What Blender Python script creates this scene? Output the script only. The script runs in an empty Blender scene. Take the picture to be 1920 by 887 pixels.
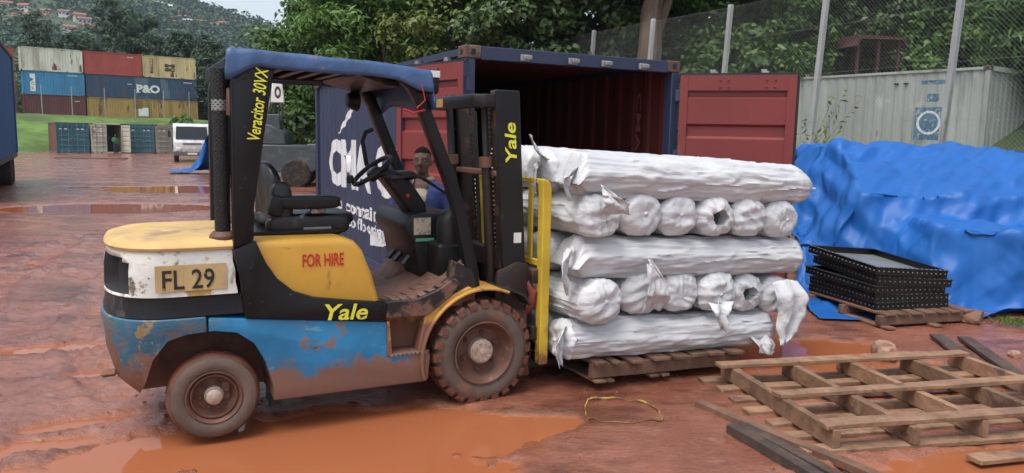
import bpy, bmesh, math, random
import numpy as np
from mathutils import Vector, Matrix
R = math.radians
scene = bpy.context.scene
# ---------------------------------------------------------------- camera
cam_data = bpy.data.cameras.new('camera'); cam = bpy.data.objects.new('camera', cam_data)
scene.collection.objects.link(cam); scene.camera = cam
cam_data.lens = 27.0; cam_data.sensor_width = 36.0; cam_data.clip_end = 5000; cam_data.clip_start = .05
PITCH, ROLL, CAM_H = R(7.3), R(1.15), 1.76
_r = Vector((1, 0, 0)); _u = Vector((0, math.sin(PITCH), math.cos(PITCH))); _f = Vector((0, math.cos(PITCH), -math.sin(PITCH)))
_cr = _r * math.cos(ROLL) + _u * math.sin(ROLL); _cu = _u * math.cos(ROLL) - _r * math.sin(ROLL)
m = Matrix((_cr, _cu, -_f)).transposed().to_4x4(); m.translation = (0, 0, CAM_H)
cam.matrix_world = m
# ---------------------------------------------------------------- sky, sun, exposure
SUN_EL, SUN_ROT = R(66), R(215)
world = bpy.data.worlds.new('World'); scene.world = world; world.use_nodes = True
wn = world.node_tree.nodes; wl = world.node_tree.links
bg = wn['Background']; sky = wn.new('ShaderNodeTexSky'); sky.sky_type = 'NISHITA'; sky.sun_disc = False
sky.sun_elevation = SUN_EL; sky.sun_rotation = SUN_ROT; sky.air_density = 1.0; sky.dust_density = 3.0; sky.ozone_density = 1.0
hs = wn.new('ShaderNodeHueSaturation'); hs.inputs['Saturation'].default_value = .5
wl.new(sky.outputs['Color'], hs.inputs['Color']); wl.new(hs.outputs['Color'], bg.inputs['Color'])
bg.inputs['Strength'].default_value = .13
sl = bpy.data.lights.new('sun', 'SUN'); sl.energy = 1.3; sl.angle = R(35); sl.color = (1, .97, .92)
so = bpy.data.objects.new('sun', sl); scene.collection.objects.link(so)
# sky rotation 0 = +Y, clockwise seen from above
sd = Vector((math.sin(SUN_ROT) * math.cos(SUN_EL), math.cos(SUN_ROT) * math.cos(SUN_EL), math.sin(SUN_EL)))
so.rotation_euler = sd.to_track_quat('Z', 'Y').to_euler()
scene.view_settings.view_transform = 'Standard'; scene.view_settings.look = 'None'
scene.view_settings.exposure = .85; scene.view_settings.gamma = 1.0
scene.render.engine = 'CYCLES'
# ---------------------------------------------------------------- noise
_rng0 = np.random.default_rng(7)
_L3 = _rng0.random((64, 64, 64)).astype(np.float32)
def vn3(x, y, z):
    x = np.asarray(x, float); y = np.asarray(y, float); z = np.asarray(z, float)
    x, y, z = np.broadcast_arrays(x, y, z)
    xi = np.floor(x).astype(int); yi = np.floor(y).astype(int); zi = np.floor(z).astype(int)
    fx, fy, fz = x - xi, y - yi, z - zi
    fx = fx * fx * (3 - 2 * fx); fy = fy * fy * (3 - 2 * fy); fz = fz * fz * (3 - 2 * fz)
    g = lambda a, b, c: _L3[(xi + a) & 63, (yi + b) & 63, (zi + c) & 63]
    x00 = g(0, 0, 0) * (1 - fx) + g(1, 0, 0) * fx; x10 = g(0, 1, 0) * (1 - fx) + g(1, 1, 0) * fx
    x01 = g(0, 0, 1) * (1 - fx) + g(1, 0, 1) * fx; x11 = g(0, 1, 1) * (1 - fx) + g(1, 1, 1) * fx
    return (x00 * (1 - fy) + x10 * fy) * (1 - fz) + (x01 * (1 - fy) + x11 * fy) * fz
def fbm(x, y, z=0., o=4):
    s = 0; a = .5; t = 0
    x = np.asarray(x, float); y = np.asarray(y, float); z = np.asarray(z, float)
    for i in range(o):
        s = s + a * vn3(x + 11.3 * i, y + 5.7 * i, z + 3.1 * i); t += a
        a *= .5; x = x * 2.03; y = y * 2.03; z = z * 2.03
    return s / t
def ridge(n): return (1 - np.abs(2 * n - 1))
def sstep(a, b, x):
    t = np.clip((np.asarray(x, float) - a) / (b - a), 0, 1); return t * t * (3 - 2 * t)
# ---------------------------------------------------------------- objects
COL = scene.collection
def link(o, parent=None):
    COL.objects.link(o)
    if parent is not None: o.parent = parent
    return o
def tag(o, label=None, cat=None, group=None, kind=None):
    if label: o['label'] = label
    if cat: o['category'] = cat
    if group: o['group'] = group
    if kind: o['kind'] = kind
    return o
def empty(name, loc=(0, 0, 0), rz=0., label=None, cat=None, group=None):
    o = bpy.data.objects.new(name, None); o.empty_display_size = .1
    o.location = loc; o.rotation_euler = (0, 0, rz); link(o)
    return tag(o, label, cat, group)
class MB:
    def __init__(s): s.v = []; s.f = []; s.mi = []; s.cm = 0
    def add(s, vs, fs):
        b = len(s.v); s.v += [tuple(map(float, p)) for p in vs]
        for f in fs: s.f.append(tuple(b + i for i in f)); s.mi.append(s.cm)
        return s
    def box(s, x0, x1, y0, y1, z0, z1, M=None):
        vs = [(x, y, z) for z in (z0, z1) for y in (y0, y1) for x in (x0, x1)]
        if M is not None: vs = [M @ Vector(p) for p in vs]
        return s.add(vs, [(0, 2, 3, 1), (4, 5, 7, 6), (0, 1, 5, 4), (2, 6, 7, 3), (0, 4, 6, 2), (1, 3, 7, 5)])
    def obox(s, c, size, rot=(0, 0, 0)):
        from mathutils import Euler
        M = Matrix.Translation(c) @ Euler(rot).to_matrix().to_4x4()
        a, b, d = size[0] / 2, size[1] / 2, size[2] / 2
        return s.box(-a, a, -b, b, -d, d, M)
    def prism(s, poly, axis, lo, hi):
        n = len(poly); ar = sum(poly[i][0] * poly[(i + 1) % n][1] - poly[(i + 1) % n][0] * poly[i][1] for i in range(n))
        def p3(p, t):
            return (p[0], t, p[1]) if axis == 'y' else (t, p[0], p[1]) if axis == 'x' else (p[0], p[1], t)
        if (ar < 0) != (axis == 'y'): poly = poly[::-1]
        vs = [p3(p, lo) for p in poly] + [p3(p, hi) for p in poly]
        fs = [tuple(range(n - 1, -1, -1)), tuple(range(n, 2 * n))] + [(i, (i + 1) % n, n + (i + 1) % n, n + i) for i in range(n)]
        return s.add(vs, fs)
    def tube(s, path, r, n=8, cap=True):
        P = [Vector(p) for p in path]; k = len(P); rr = r if hasattr(r, '__len__') else [r] * k
        t0 = (P[1] - P[0]).normalized(); up = Vector((0, 0, 1)) if abs(t0.z) < .9 else Vector((1, 0, 0))
        a = t0.cross(up).normalized(); vs = []
        for i in range(k):
            t = (P[min(i + 1, k - 1)] - P[max(i - 1, 0)])
            t = t.normalized() if t.length > 1e-9 else t0
            a = (a - t * a.dot(t)); a = a.normalized() if a.length > 1e-6 else t.orthogonal().normalized()
            b = t.cross(a)
            for j in range(n):
                q = 2 * math.pi * j / n; vs.append(P[i] + (a * math.cos(q) + b * math.sin(q)) * rr[i])
        fs = [(i * n + j, i * n + (j + 1) % n, (i + 1) * n + (j + 1) % n, (i + 1) * n + j) for i in range(k - 1) for j in range(n)]
        if cap: fs += [tuple(range(n - 1, -1, -1)), tuple(range((k - 1) * n, k * n))]
        return s.add(vs, fs)
    def lathe(s, prof, c=(0, 0, 0), axis='y', n=32, sgn=1, caps=True):
        vs = []; k = len(prof)
        for (r, t) in prof:
            for j in range(n):
                q = 2 * math.pi * j / n; a, b = r * math.cos(q), r * math.sin(q); t_ = t * sgn
                p = (a, t_, b) if axis == 'y' else (t_, a, b) if axis == 'x' else (a, b, t_)
                vs.append((p[0] + c[0], p[1] + c[1], p[2] + c[2]))
        fs = [(i * n + j, i * n + (j + 1) % n, (i + 1) * n + (j + 1) % n, (i + 1) * n + j) for i in range(k - 1) for j in range(n)]
        if caps: fs += [tuple(range(n - 1, -1, -1)), tuple(range((k - 1) * n, k * n))]
        return s.add(vs, fs)
    def grid(s, P, cu=False, cv=False):
        P = np.asarray(P, float); nu, nv = P.shape[:2]
        fs = []
        for i in range(nu if cu else nu - 1):
            for j in range(nv if cv else nv - 1):
                fs.append((i * nv + j, ((i + 1) % nu) * nv + j, ((i + 1) % nu) * nv + (j + 1) % nv, i * nv + (j + 1) % nv))
        return s.add(P.reshape(-1, 3), fs)
    def mesh(s, name, bevel=0, seg=1, smooth=True, ang=35):
        me = bpy.data.meshes.new(name); me.from_pydata(s.v, [], s.f)
        if any(s.mi): me.polygons.foreach_set('material_index', s.mi)
        bm = bmesh.new(); bm.from_mesh(me); bmesh.ops.recalc_face_normals(bm, faces=bm.faces)
        if bevel:
            ed = [e for e in bm.edges if len(e.link_faces) == 2 and e.calc_face_angle(0) > R(32)]
            bmesh.ops.bevel(bm, geom=ed, offset=bevel, segments=seg, affect='EDGES', profile=.5, clamp_overlap=True)
        bm.to_mesh(me); bm.free()
        if smooth:
            me.polygons.foreach_set('use_smooth', [True] * len(me.polygons)); me.set_sharp_from_angle(angle=R(ang))
        return me
    def build(s, name, mat, parent=None, bevel=0, seg=1, smooth=True, ang=35, loc=None, rot=None):
        me = s.mesh(name, bevel, seg, smooth, ang)
        for q in (mat if isinstance(mat, (list, tuple)) else [mat]): me.materials.append(q)
        o = bpy.data.objects.new(name, me); link(o, parent)
        if loc is not None: o.location = loc
        if rot is not None: o.rotation_euler = rot
        return o
def np_mesh(name, verts, quads, mat, parent=None, smooth=False):
    me = bpy.data.meshes.new(name); v = np.asarray(verts, np.float32).reshape(-1, 3); q = np.asarray(quads, np.int32)
    me.vertices.add(len(v)); me.vertices.foreach_set('co', v.ravel())
    k = q.shape[1]; me.loops.add(q.size); me.loops.foreach_set('vertex_index', q.ravel())
    me.polygons.add(len(q)); me.polygons.foreach_set('loop_start', np.arange(0, q.size, k, dtype=np.int32))
    me.polygons.foreach_set('loop_total', np.full(len(q), k, np.int32))
    me.update(calc_edges=True); me.validate()
    if smooth: me.polygons.foreach_set('use_smooth', np.ones(len(q), bool))
    me.materials.append(mat); o = bpy.data.objects.new(name, me); return link(o, parent)
def grid_quads(nu, nv):
    i, j = np.meshgrid(np.arange(nu - 1), np.arange(nv - 1), indexing='ij'); a = (i * nv + j).ravel()
    return np.stack([a, a + nv, a + nv + 1, a + 1], 1)
def copy_tree(o, parent=None):
    c = o.copy(); COL.objects.link(c); c.parent = parent
    for ch in list(o.children): copy_tree(ch, c)
    return c
def boolean_cut(o, cutters):
    """subtract the given MB solids from mesh object o (exact solver), result baked into o.data"""
    mats = list(o.data.materials)
    for cmb in cutters:
        co = cmb.build('cutter', [], smooth=False)
        md = o.modifiers.new('b', 'BOOLEAN'); md.operation = 'DIFFERENCE'; md.solver = 'EXACT'; md.object = co
        par = o.parent; o.parent = None
        dg = bpy.context.evaluated_depsgraph_get(); dg.update()
        me = bpy.data.meshes.new_from_object(o.evaluated_get(dg)); o.modifiers.clear(); o.data = me; o.parent = par
        cm = co.data; bpy.data.objects.remove(co); bpy.data.meshes.remove(cm)
    o.data.materials.clear()
    for q in mats: o.data.materials.append(q)
    o.data.polygons.foreach_set('use_smooth', [True] * len(o.data.polygons)); o.data.set_sharp_from_angle(angle=R(35))
def lettering(text, mat, parent, origin, ux, uy, w=None, h=None, bold=0., shear=0., fn=None, name='lettering', lift=.003, breaks=None, spacing=1.0):
    """flat letters laid on a surface: origin lower-left corner, ux / uy unit vectors, fitted to w x h metres"""
    cu = bpy.data.curves.new('txt', 'FONT'); cu.body = text; cu.offset = bold; cu.shear = shear; cu.resolution_u = 4; cu.space_character = spacing
    to = bpy.data.objects.new('txt', cu); COL.objects.link(to)
    dg = bpy.context.evaluated_depsgraph_get(); me = bpy.data.meshes.new_from_object(to.evaluated_get(dg))
    bpy.data.objects.remove(to); bpy.data.curves.remove(cu)
    co = np.array([v.co[:] for v in me.vertices]); lo = co.min(0); sz = co.max(0) - lo
    sx = w / sz[0] if w else h / sz[1]; sy = h / sz[1] if h else sx
    if breaks is not None:
        bm = bmesh.new(); bm.from_mesh(me)
        for v in bm.verts: v.co = ((v.co.x - lo[0]) * sx, (v.co.y - lo[1]) * sy, 0)
        for b in breaks:
            if -.01 < b < (sz[0] * sx) + .01:
                bmesh.ops.bisect_plane(bm, geom=bm.verts[:] + bm.edges[:] + bm.faces[:], plane_co=(b, 0, 0), plane_no=(1, 0, 0))
        bm.to_mesh(me); bm.free()
    else:
        for v in me.vertices: v.co = ((v.co.x - lo[0]) * sx, (v.co.y - lo[1]) * sy, 0)
    o0, X, Y_ = Vector(origin), Vector(ux).normalized(), Vector(uy).normalized(); N = X.cross(Y_)
    for v in me.vertices:
        d = fn(v.co.x, v.co.y) if fn else 0.
        v.co = o0 + X * v.co.x + Y_ * v.co.y + N * (lift + d)
    me.name = name; me.materials.clear(); me.materials.append(mat)
    return link(bpy.data.objects.new(name, me), parent)
# ---------------------------------------------------------------- materials
def mat(name, base, rough=.6, metal=0., var=.18, vs=3., spots=(), zdirt=None, bump=.0, bs=40., streak=1., coat=0., spec=.5, rvar=.12, world=False, stain=None, rnd=0.):
    """weathered paint: base colour with slow variation, irregular wear spots [(colour, scale, threshold, softness, stretch z)],
    splashed dirt that thins out with height zdirt=(colour, z_full, z_none), fine relief"""
    mt = bpy.data.materials.new(name); mt.use_nodes = True; nt = mt.node_tree; N = nt.nodes; L = nt.links
    bs_ = N['Principled BSDF']; tc = N.new('ShaderNodeTexCoord'); oi = N.new('ShaderNodeObjectInfo')
    if world:
        ge = N.new('ShaderNodeNewGeometry'); src = ge.outputs['Position']
    else: src = tc.outputs['Object']
    mul = N.new('ShaderNodeMath'); mul.operation = 'MULTIPLY'; mul.inputs[1].default_value = 0 if world else 31.; L.new(oi.outputs['Random'], mul.inputs[0])
    add = N.new('ShaderNodeVectorMath'); L.new(src, add.inputs[0]); L.new(mul.outputs[0], add.inputs[1]); vec = add.outputs[0]
    def noise(scale, sz=1., detail=5., rg=.6):
        mp = N.new('ShaderNodeMapping'); mp.inputs['Scale'].default_value = (scale, scale, scale * sz); L.new(vec, mp.inputs['Vector'])
        n = N.new('ShaderNodeTexNoise'); n.inputs['Scale'].default_value = 1; n.inputs['Detail'].default_value = detail; n.inputs['Roughness'].default_value = rg
        L.new(mp.outputs[0], n.inputs['Vector']); return n.outputs['Fac']
    def ramp(f, a, b):
        r = N.new('ShaderNodeMapRange'); r.interpolation_type = 'SMOOTHSTEP'; r.inputs[1].default_value = a; r.inputs[2].default_value = b; L.new(f, r.inputs[0]); return r.outputs[0]
    def mix(f, a, b, mode='MIX'):
        x = N.new('ShaderNodeMix'); x.data_type = 'RGBA'; x.blend_type = mode
        if isinstance(f, float): x.inputs[0].default_value = f
        else: L.new(f, x.inputs[0])
        for i, q in ((6, a), (7, b)):
            if isinstance(q, tuple): x.inputs[i].default_value = (*q[:3], 1)
            else: L.new(q, x.inputs[i])
        return x.outputs[2]
    n1 = noise(vs, streak)
    c = mix(ramp(n1, .3, .7), tuple(x * (1 - var) for x in base), tuple(min(1, x * (1 + var)) for x in base))
    for sp in spots:
        col, sc, th, so_ = sp[:4]; c = mix(ramp(noise(sc, sp[4] if len(sp) > 4 else 1., 7., .65), th, th + so_), c, col)
    rr = None
    if zdirt:
        col, z0, z1 = zdirt[:3]; sx = N.new('ShaderNodeSeparateXYZ'); L.new(src, sx.inputs[0])
        mr = N.new('ShaderNodeMapRange'); mr.inputs[1].default_value = z1; mr.inputs[2].default_value = z0; L.new(sx.outputs[2], mr.inputs[0])
        ad = N.new('ShaderNodeMath'); ad.operation = 'ADD'; L.new(mr.outputs[0], ad.inputs[0])
        nn = noise(7., 1., 8., .7); sb = N.new('ShaderNodeMath'); sb.operation = 'SUBTRACT'; L.new(nn, sb.inputs[0]); sb.inputs[1].default_value = .5; sc_ = N.new('ShaderNodeMath'); sc_.operation = 'MULTIPLY'; sc_.inputs[1].default_value = 2.2; L.new(sb.outputs[0], sc_.inputs[0]); L.new(sc_.outputs[0], ad.inputs[1])
        df = ramp(ad.outputs[0], .32, .62); c = mix(df, c, col); rr = df
    if rnd:
        rv = N.new('ShaderNodeMapRange'); rv.inputs[3].default_value = 1 - rnd; rv.inputs[4].default_value = 1 + rnd; L.new(oi.outputs['Random'], rv.inputs[0]); hv = N.new('ShaderNodeHueSaturation'); L.new(rv.outputs[0], hv.inputs['Value']); L.new(c, hv.inputs['Color']); c = hv.outputs[0]
    L.new(c, bs_.inputs['Base Color'])
    m2 = N.new('ShaderNodeMapRange'); m2.inputs[3].default_value = max(.03, rough - rvar); m2.inputs[4].default_value = min(1, rough + rvar); L.new(noise(vs * 4), m2.inputs[0])
    if rr is not None:
        m3 = N.new('ShaderNodeMix'); L.new(rr, m3.inputs[0]); L.new(m2.outputs[0], m3.inputs[2]); m3.inputs[3].default_value = .75; L.new(m3.outputs[0], bs_.inputs['Roughness'])
    else: L.new(m2.outputs[0], bs_.inputs['Roughness'])
    bs_.inputs['Metallic'].default_value = metal; bs_.inputs['Specular IOR Level'].default_value = spec; bs_.inputs['Coat Weight'].default_value = coat
    if bump:
        b = N.new('ShaderNodeBump'); b.inputs['Strength'].default_value = bump; b.inputs['Distance'].default_value = .02; L.new(noise(bs, 1., 6., .65), b.inputs['Height']); L.new(b.outputs[0], bs_.inputs['Normal'])
    return mt
def leaf_mat(name, dark, light, trans=.25, rough=.45):
    mt = bpy.data.materials.new(name); mt.use_nodes = True; N = mt.node_tree.nodes; L = mt.node_tree.links; b = N['Principled BSDF']
    ge = N.new('ShaderNodeNewGeometry'); cr = N.new('ShaderNodeMix'); cr.data_type = 'RGBA'
    cr.inputs[6].default_value = (*dark, 1); cr.inputs[7].default_value = (*light, 1)
    L.new(ge.outputs['Random Per Island'], cr.inputs[0]); L.new(cr.outputs[2], b.inputs['Base Color'])
    b.inputs['Roughness'].default_value = rough; b.inputs['Specular IOR Level'].default_value = .4
    tr = N.new('ShaderNodeBsdfTranslucent'); L.new(cr.outputs[2], tr.inputs['Color']); mx = N.new('ShaderNodeMixShader'); mx.inputs[0].default_value = trans
    L.new(b.outputs[0], mx.inputs[1]); L.new(tr.outputs[0], mx.inputs[2]); L.new(mx.outputs[0], N['Material Output'].inputs['Surface'])
    return mt
MUD = (.20, .075, .042); MUDDRY = (.27, .13, .085)
def tri(t): return np.abs(t - np.floor(t) - .5) * 4 - 1
def crumple(P, seed, n, lam, amp, zfac=.25, warp=.5):
    """sharp-creased sheet relief: masked triangle waves in random directions"""
    rg = np.random.default_rng(seed); out = np.zeros(P.shape[:-1])
    for i in range(n):
        d = rg.normal(size=3) * np.array([1, 1, zfac]); d /= np.linalg.norm(d); l = rg.uniform(*lam)
        w = fbm(P[..., 0] / l * .35 + i * 7.1, P[..., 1] / l * .35, P[..., 2] / l * .35 + seed, 2); k = sstep(.40, .56, fbm(P[..., 0] / l * .3 + 3.3 * i, P[..., 1] / l * .3 + seed, P[..., 2] / l * .3, 2))
        out += amp * l * tri((P @ d) / l + warp * 2 * w + rg.random()) * k
    return out
RUST = (.13, .05, .025)
# ================================================================ GROUND
PUD = [  # cx, cy, rx, ry, rot, depth
    (-1.10, 4.25, 1.40, .50, .18, .060), (-.75, 3.78, 1.0, .34, .1, .05), (.10, 4.55, .42, .20, .2, .03), (-2.2, 3.75, .5, .3, .3, .03),
    (2.15, 6.35, .95, .50, .2, .055), (2.75, 5.65, 1.0, .5, .1, .055), (2.6, 4.05, .95, .28, .2, .045), (1.9, 3.75, .35, .15, .4, .03),
    (-2.75, 4.02, .5, .13, .45, .035), (-2.55, 4.45, .40, .10, .5, .03), (-2.1, 3.80, .45, .10, .3, .035), (-3.75, 6.0, .55, .12, .4, .03), (-2.95, 5.4, .3, .08, .3, .03),
    (-9.3, 17.75, 2.3, 1.35, .30, .11), (-10.2, 24.6, 2.6, 1.9, .30, .11), (-13.2, 24.6, 1.4, .35, .3, .07), (-14.5, 27.0, 1.3, .3, .2, .06), (-4.6, 5.85, .42, .2, .3, .05),
    (1.45, 5.75, .4, .14, .3, .03), (-13.5, 36, 2.2, .5, .3, .06), (-18, 44, 2.5, .5, .2, .06), (4.3, 5.5, .35, .25, 0, .04)]
RUT = [[(-2.6, 4.9), (-3.6, 6.2), (-4.6, 8.6), (-5.6, 12.0), (-7.6, 17), (-11, 26), (-17, 40)], [(-3.5, 4.6), (-4.6, 6.2), (-5.8, 8.6), (-7.0, 12.0), (-9.2, 17), (-13, 26), (-19, 40)],
       [(-1.8, 3.1), (-3.2, 4.1), (-4.6, 5.2), (-6.8, 6.4), (-9.5, 7.3)], [(-2.6, 2.6), (-4.0, 3.7), (-5.4, 4.8), (-7.6, 6.0), (-10, 6.9)], [(-3.0, 8.2), (-5.0, 9.0), (-7.4, 10.6), (-10, 13.5), (-14, 18)],
       [(-2.4, 9.2), (-4.4, 10.1), (-6.8, 11.8), (-9.4, 14.8), (-13, 19.5)], [(-4.5, 20), (-8, 21), (-13, 23), (-20, 27)], [(-5, 30), (-10, 31), (-18, 34), (-28, 38)]]
def slope_z(y): return -.004 * np.clip(np.asarray(y, float) - 8, 0, 60)
def mud_z(x, y):
    x = np.asarray(x, float); y = np.asarray(y, float); d = np.hypot(x, y)
    z = .022 + .030 * (fbm(x * .9, y * .9, 1.5, 4) - .5) + .022 * (fbm(x * 4, y * 4, 4.5, 5) - .5) + .004 * d / 8 * (fbm(x * .5, y * .5, 9.5, 3) - .5)
    cl = ridge(fbm(x * 7, y * 7, 2.2, 3)); z = z + .014 * sstep(.78, .97, cl) * sstep(.45, .6, fbm(x * .8, y * .8, 6.6, 2))
    for k, pl in enumerate(RUT):
        D = np.full(x.shape, 9.); T = np.zeros(x.shape); acc = 0
        for (x0, y0), (x1, y1) in zip(pl[:-1], pl[1:]):
            l = math.hypot(x1 - x0, y1 - y0); ux, uy = (x1 - x0) / l, (y1 - y0) / l
            t = np.clip((x - x0) * ux + (y - y0) * uy, 0, l); q = np.hypot(x - x0 - ux * t, y - y0 - uy * t)
            s = q < D; D = np.where(s, q, D); T = np.where(s, t + acc, T); acc += l
        D = D + .10 * (fbm(x * 1.5, y * 1.5, 20 + k, 3) - .5)
        w = .13 + .03 * (k % 2)
        fade = sstep(15, 10, y)
        z = z - .017 * fade * sstep(w + .03, w - .05, D) * (.6 + .4 * np.sign(np.sin(T * 42 + D * 14))) + .016 * fade * np.exp(-((D - w - .06) / .05) ** 2)
    for (cx, cy, rx, ry, a, dep) in PUD:
        c, s = math.cos(a), math.sin(a); u = ((x - cx) * c + (y - cy) * s) / rx; v = (-(x - cx) * s + (y - cy) * c) / ry
        q = np.hypot(u, v) + .75 * (fbm(x * 1.8, y * 1.8, cx, 4) - .5) * (1 if cy < 8 else .35) + (.35 * (fbm(x * 7, y * 7, cx + 2, 3) - .5) if cy < 8 else 0)
        m_ = sstep(1.12, .72, q); z = z * (1 - .45 * m_) - dep * .8 * m_
    z = z - .007 * sstep(-1.6, -3.2, x) * sstep(9, 5, y) - .008 * sstep(-2, -6, x)
    # drier, higher ground at the right under the tarpaulin
    z = z + .05 * sstep(3.8, 5.2, x) * sstep(6.2, 8.5, y)
    return z + slope_z(y)
def mud_material():
    mt = bpy.data.materials.new('wet_mud'); mt.use_nodes = True; N = mt.node_tree.nodes; L = mt.node_tree.links; b = N['Principled BSDF']
    ge = N.new('ShaderNodeNewGeometry')
    def noise(s, d=6., rg=.6, st=(1, 1, 1)):
        mp = N.new('ShaderNodeMapping'); mp.inputs['Scale'].default_value = (s * st[0], s * st[1], s * st[2]); L.new(ge.outputs['Position'], mp.inputs[0])
        n = N.new('ShaderNodeTexNoise'); n.inputs['Scale'].default_value = 1; n.inputs['Detail'].default_value = d; n.inputs['Roughness'].default_value = rg; L.new(mp.outputs[0], n.inputs[0]); return n.outputs['Fac']
    def mr(f, a, c, lo=0., hi=1.):
        r = N.new('ShaderNodeMapRange'); r.interpolation_type = 'SMOOTHSTEP'; r.inputs[1].default_value = a; r.inputs[2].default_value = c; r.inputs[3].default_value = lo; r.inputs[4].default_value = hi; L.new(f, r.inputs[0]); return r.outputs[0]
    def mix(f, a, c):
        m_ = N.new('ShaderNodeMix'); m_.data_type = 'RGBA'; L.new(f, m_.inputs[0])
        for i, q in ((6, a), (7, c)):
            if isinstance(q, tuple): m_.inputs[i].default_value = (*q, 1)
            else: L.new(q, m_.inputs[i])
        return m_.outputs[2]
    c = mix(mr(noise(.7), .35, .65), (.215, .070, .040), (.31, .120, .075))
    c = mix(mr(noise(5., 8.), .52, .72), c, (.32, .145, .100)); c = mix(mr(noise(2.2, 8.), .56, .70), c, (.29, .092, .040))
    sxyz = N.new('ShaderNodeSeparateXYZ'); L.new(ge.outputs['Position'], sxyz.inputs[0])
    def mth(op, a, b_):
        q = N.new('ShaderNodeMath'); q.operation = op
        for i, v in ((0, a), (1, b_)):
            if isinstance(v, (int, float)): q.inputs[i].default_value = v
            else: L.new(v, q.inputs[i])
        return q.outputs[0]
    lvl = mth('ADD', sxyz.outputs[2], mth('MULTIPLY', mth('MAXIMUM', mth('SUBTRACT', sxyz.outputs[1], 8.), 0.), .004))
    silt = mr(mth('ADD', lvl, mth('MULTIPLY', noise(9., 6.), .012)), .024, .002)
    c = mix(mr(noise(1.1, 8., .65, (.7, 1.5, 1)), .50, .62), c, (.135, .048, .028)); c = mix(mr(noise(30., 6.), .60, .75), c, (.10, .038, .024)); c = mix(silt, c, (.30, .100, .044)); L.new(c, b.inputs['Base Color'])
    L.new(mr(noise(1.0, 8., .65, (.7, 1.5, 1)), .36, .54, .52, .11), b.inputs['Roughness']); b.inputs['Specular IOR Level'].default_value = .6; b.inputs['Coat Weight'].default_value = .3; b.inputs['Coat Roughness'].default_value = .2
    bp = N.new('ShaderNodeBump'); bp.inputs['Strength'].default_value = .8; bp.inputs['Distance'].default_value = .018; L.new(noise(38., 7., .7), bp.inputs['Height'])
    b2 = N.new('ShaderNodeBump'); b2.inputs['Strength'].default_value = .35; b2.inputs['Distance'].default_value = .04; L.new(noise(7., 6., .6, (.5, 1.7, 1)), b2.inputs['Height']); L.new(bp.outputs[0], b2.inputs['Normal']); L.new(b2.outputs[0], b.inputs['Normal'])
    return mt
M_mud = mud_material()
ny, nx = 640, 560
yy = np.geomspace(1.3, 74, ny); ss = np.linspace(-1.25, 1.25, nx)
ss = np.sign(ss) * np.abs(ss)
GY = np.repeat(yy[:, None], nx, 1); GX = ss[None, :] * GY + 0.0
GZ = mud_z(GX, GY)
g = np_mesh('ground', np.stack([GX, GY, GZ], -1), grid_quads(ny, nx)[:, ::-1], M_mud, smooth=True); tag(g, kind='structure')
o = MB().grid([[(-950, -60, -.09), (-950, 8, -.09), (-950, 72, -.36), (-950, 900, -.4)], [(600, -60, -.09), (600, 8, -.09), (600, 72, -.36), (600, 900, -.4)]]).build('outer_ground', M_mud); tag(o, kind='structure')
# muddy water: opaque silt with a mirror-like skin
M_water = bpy.data.materials.new('muddy_water'); M_water.use_nodes = True
_n = M_water.node_tree.nodes; _l = M_water.node_tree.links; _b = _n['Principled BSDF']
_b.inputs['Base Color'].default_value = (.40, .125, .038, 1); _b.inputs['Roughness'].default_value = .035; _b.inputs['IOR'].default_value = 1.33
_ns = _n.new('ShaderNodeTexNoise'); _ns.inputs['Scale'].default_value = 2.2; _g = _n.new('ShaderNodeNewGeometry'); _l.new(_g.outputs['Position'], _ns.inputs[0]); _ns.inputs['Detail'].default_value = 3
_bp = _n.new('ShaderNodeBump'); _bp.inputs['Strength'].default_value = .006; _bp.inputs['Distance'].default_value = .05; _l.new(_ns.outputs['Fac'], _bp.inputs['Height']); _l.new(_bp.outputs[0], _b.inputs['Normal'])
_mx = _n.new('ShaderNodeMix'); _mx.data_type = 'RGBA'; _mx.inputs[6].default_value = (.29, .092, .038, 1); _mx.inputs[7].default_value = (.36, .122, .052, 1)
_ns2 = _n.new('ShaderNodeTexNoise'); _ns2.inputs['Scale'].default_value = .8; _l.new(_g.outputs['Position'], _ns2.inputs[0]); _l.new(_ns2.outputs['Fac'], _mx.inputs[0]); _l.new(_mx.outputs[2], _b.inputs['Base Color'])
WZ = -.006
o = MB().grid([[(-40, 1, WZ), (-40, 8, WZ), (-40, 70, WZ - .248)], [(30, 1, WZ), (30, 8, WZ), (30, 70, WZ - .248)]]).build('puddle_water', M_water); tag(o, kind='structure')
# ================================================================ GREEN BANK, HILL, HILLSIDE
M_grass = mat('bank_grass', (.085, .15, .022), .8, var=.4, vs=.35, spots=[((.05, .10, .015), 1.2, .5, .2), ((.16, .17, .05), .5, .6, .15), ((.16, .07, .04), .35, .70, .1)], bump=.9, bs=6)
M_hill = mat('hill_green', (.030, .060, .028), .9, var=.5, vs=.02, spots=[((.09, .13, .05), .02, .62, .08), ((.03, .06, .03), .08, .5, .2)], bump=.8, bs=.6)
M_earth = mat('hillside_earth', (.035, .055, .018), .9, var=.4, vs=.5, spots=[((.07, .10, .03), .9, .5, .2), ((.07, .045, .03), .6, .6, .15)], bump=.8, bs=4)
YR = R(36); RE = np.array([math.cos(YR), math.sin(YR)]); RN = np.array([-math.sin(YR), math.cos(YR)]); RP = np.array([-37.9, 64.])
def row_pt(e, n): return RP + RE * e + RN * n
eb = np.linspace(-30, 62, 150); nb = np.linspace(-1.0, 60, 90)
E_, N_ = np.meshgrid(eb, nb, indexing='ij'); XY = RP + E_[..., None] * RE + N_[..., None] * RN
nz = fbm(E_ * .25, N_ * .25, 3.3, 4) - .5
Zb = -.35 + 3.55 * sstep(-2, 23, N_ + 3 * nz) + .5 * nz * sstep(0, 4, N_) - .3 * sstep(24, 27, N_)
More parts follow.
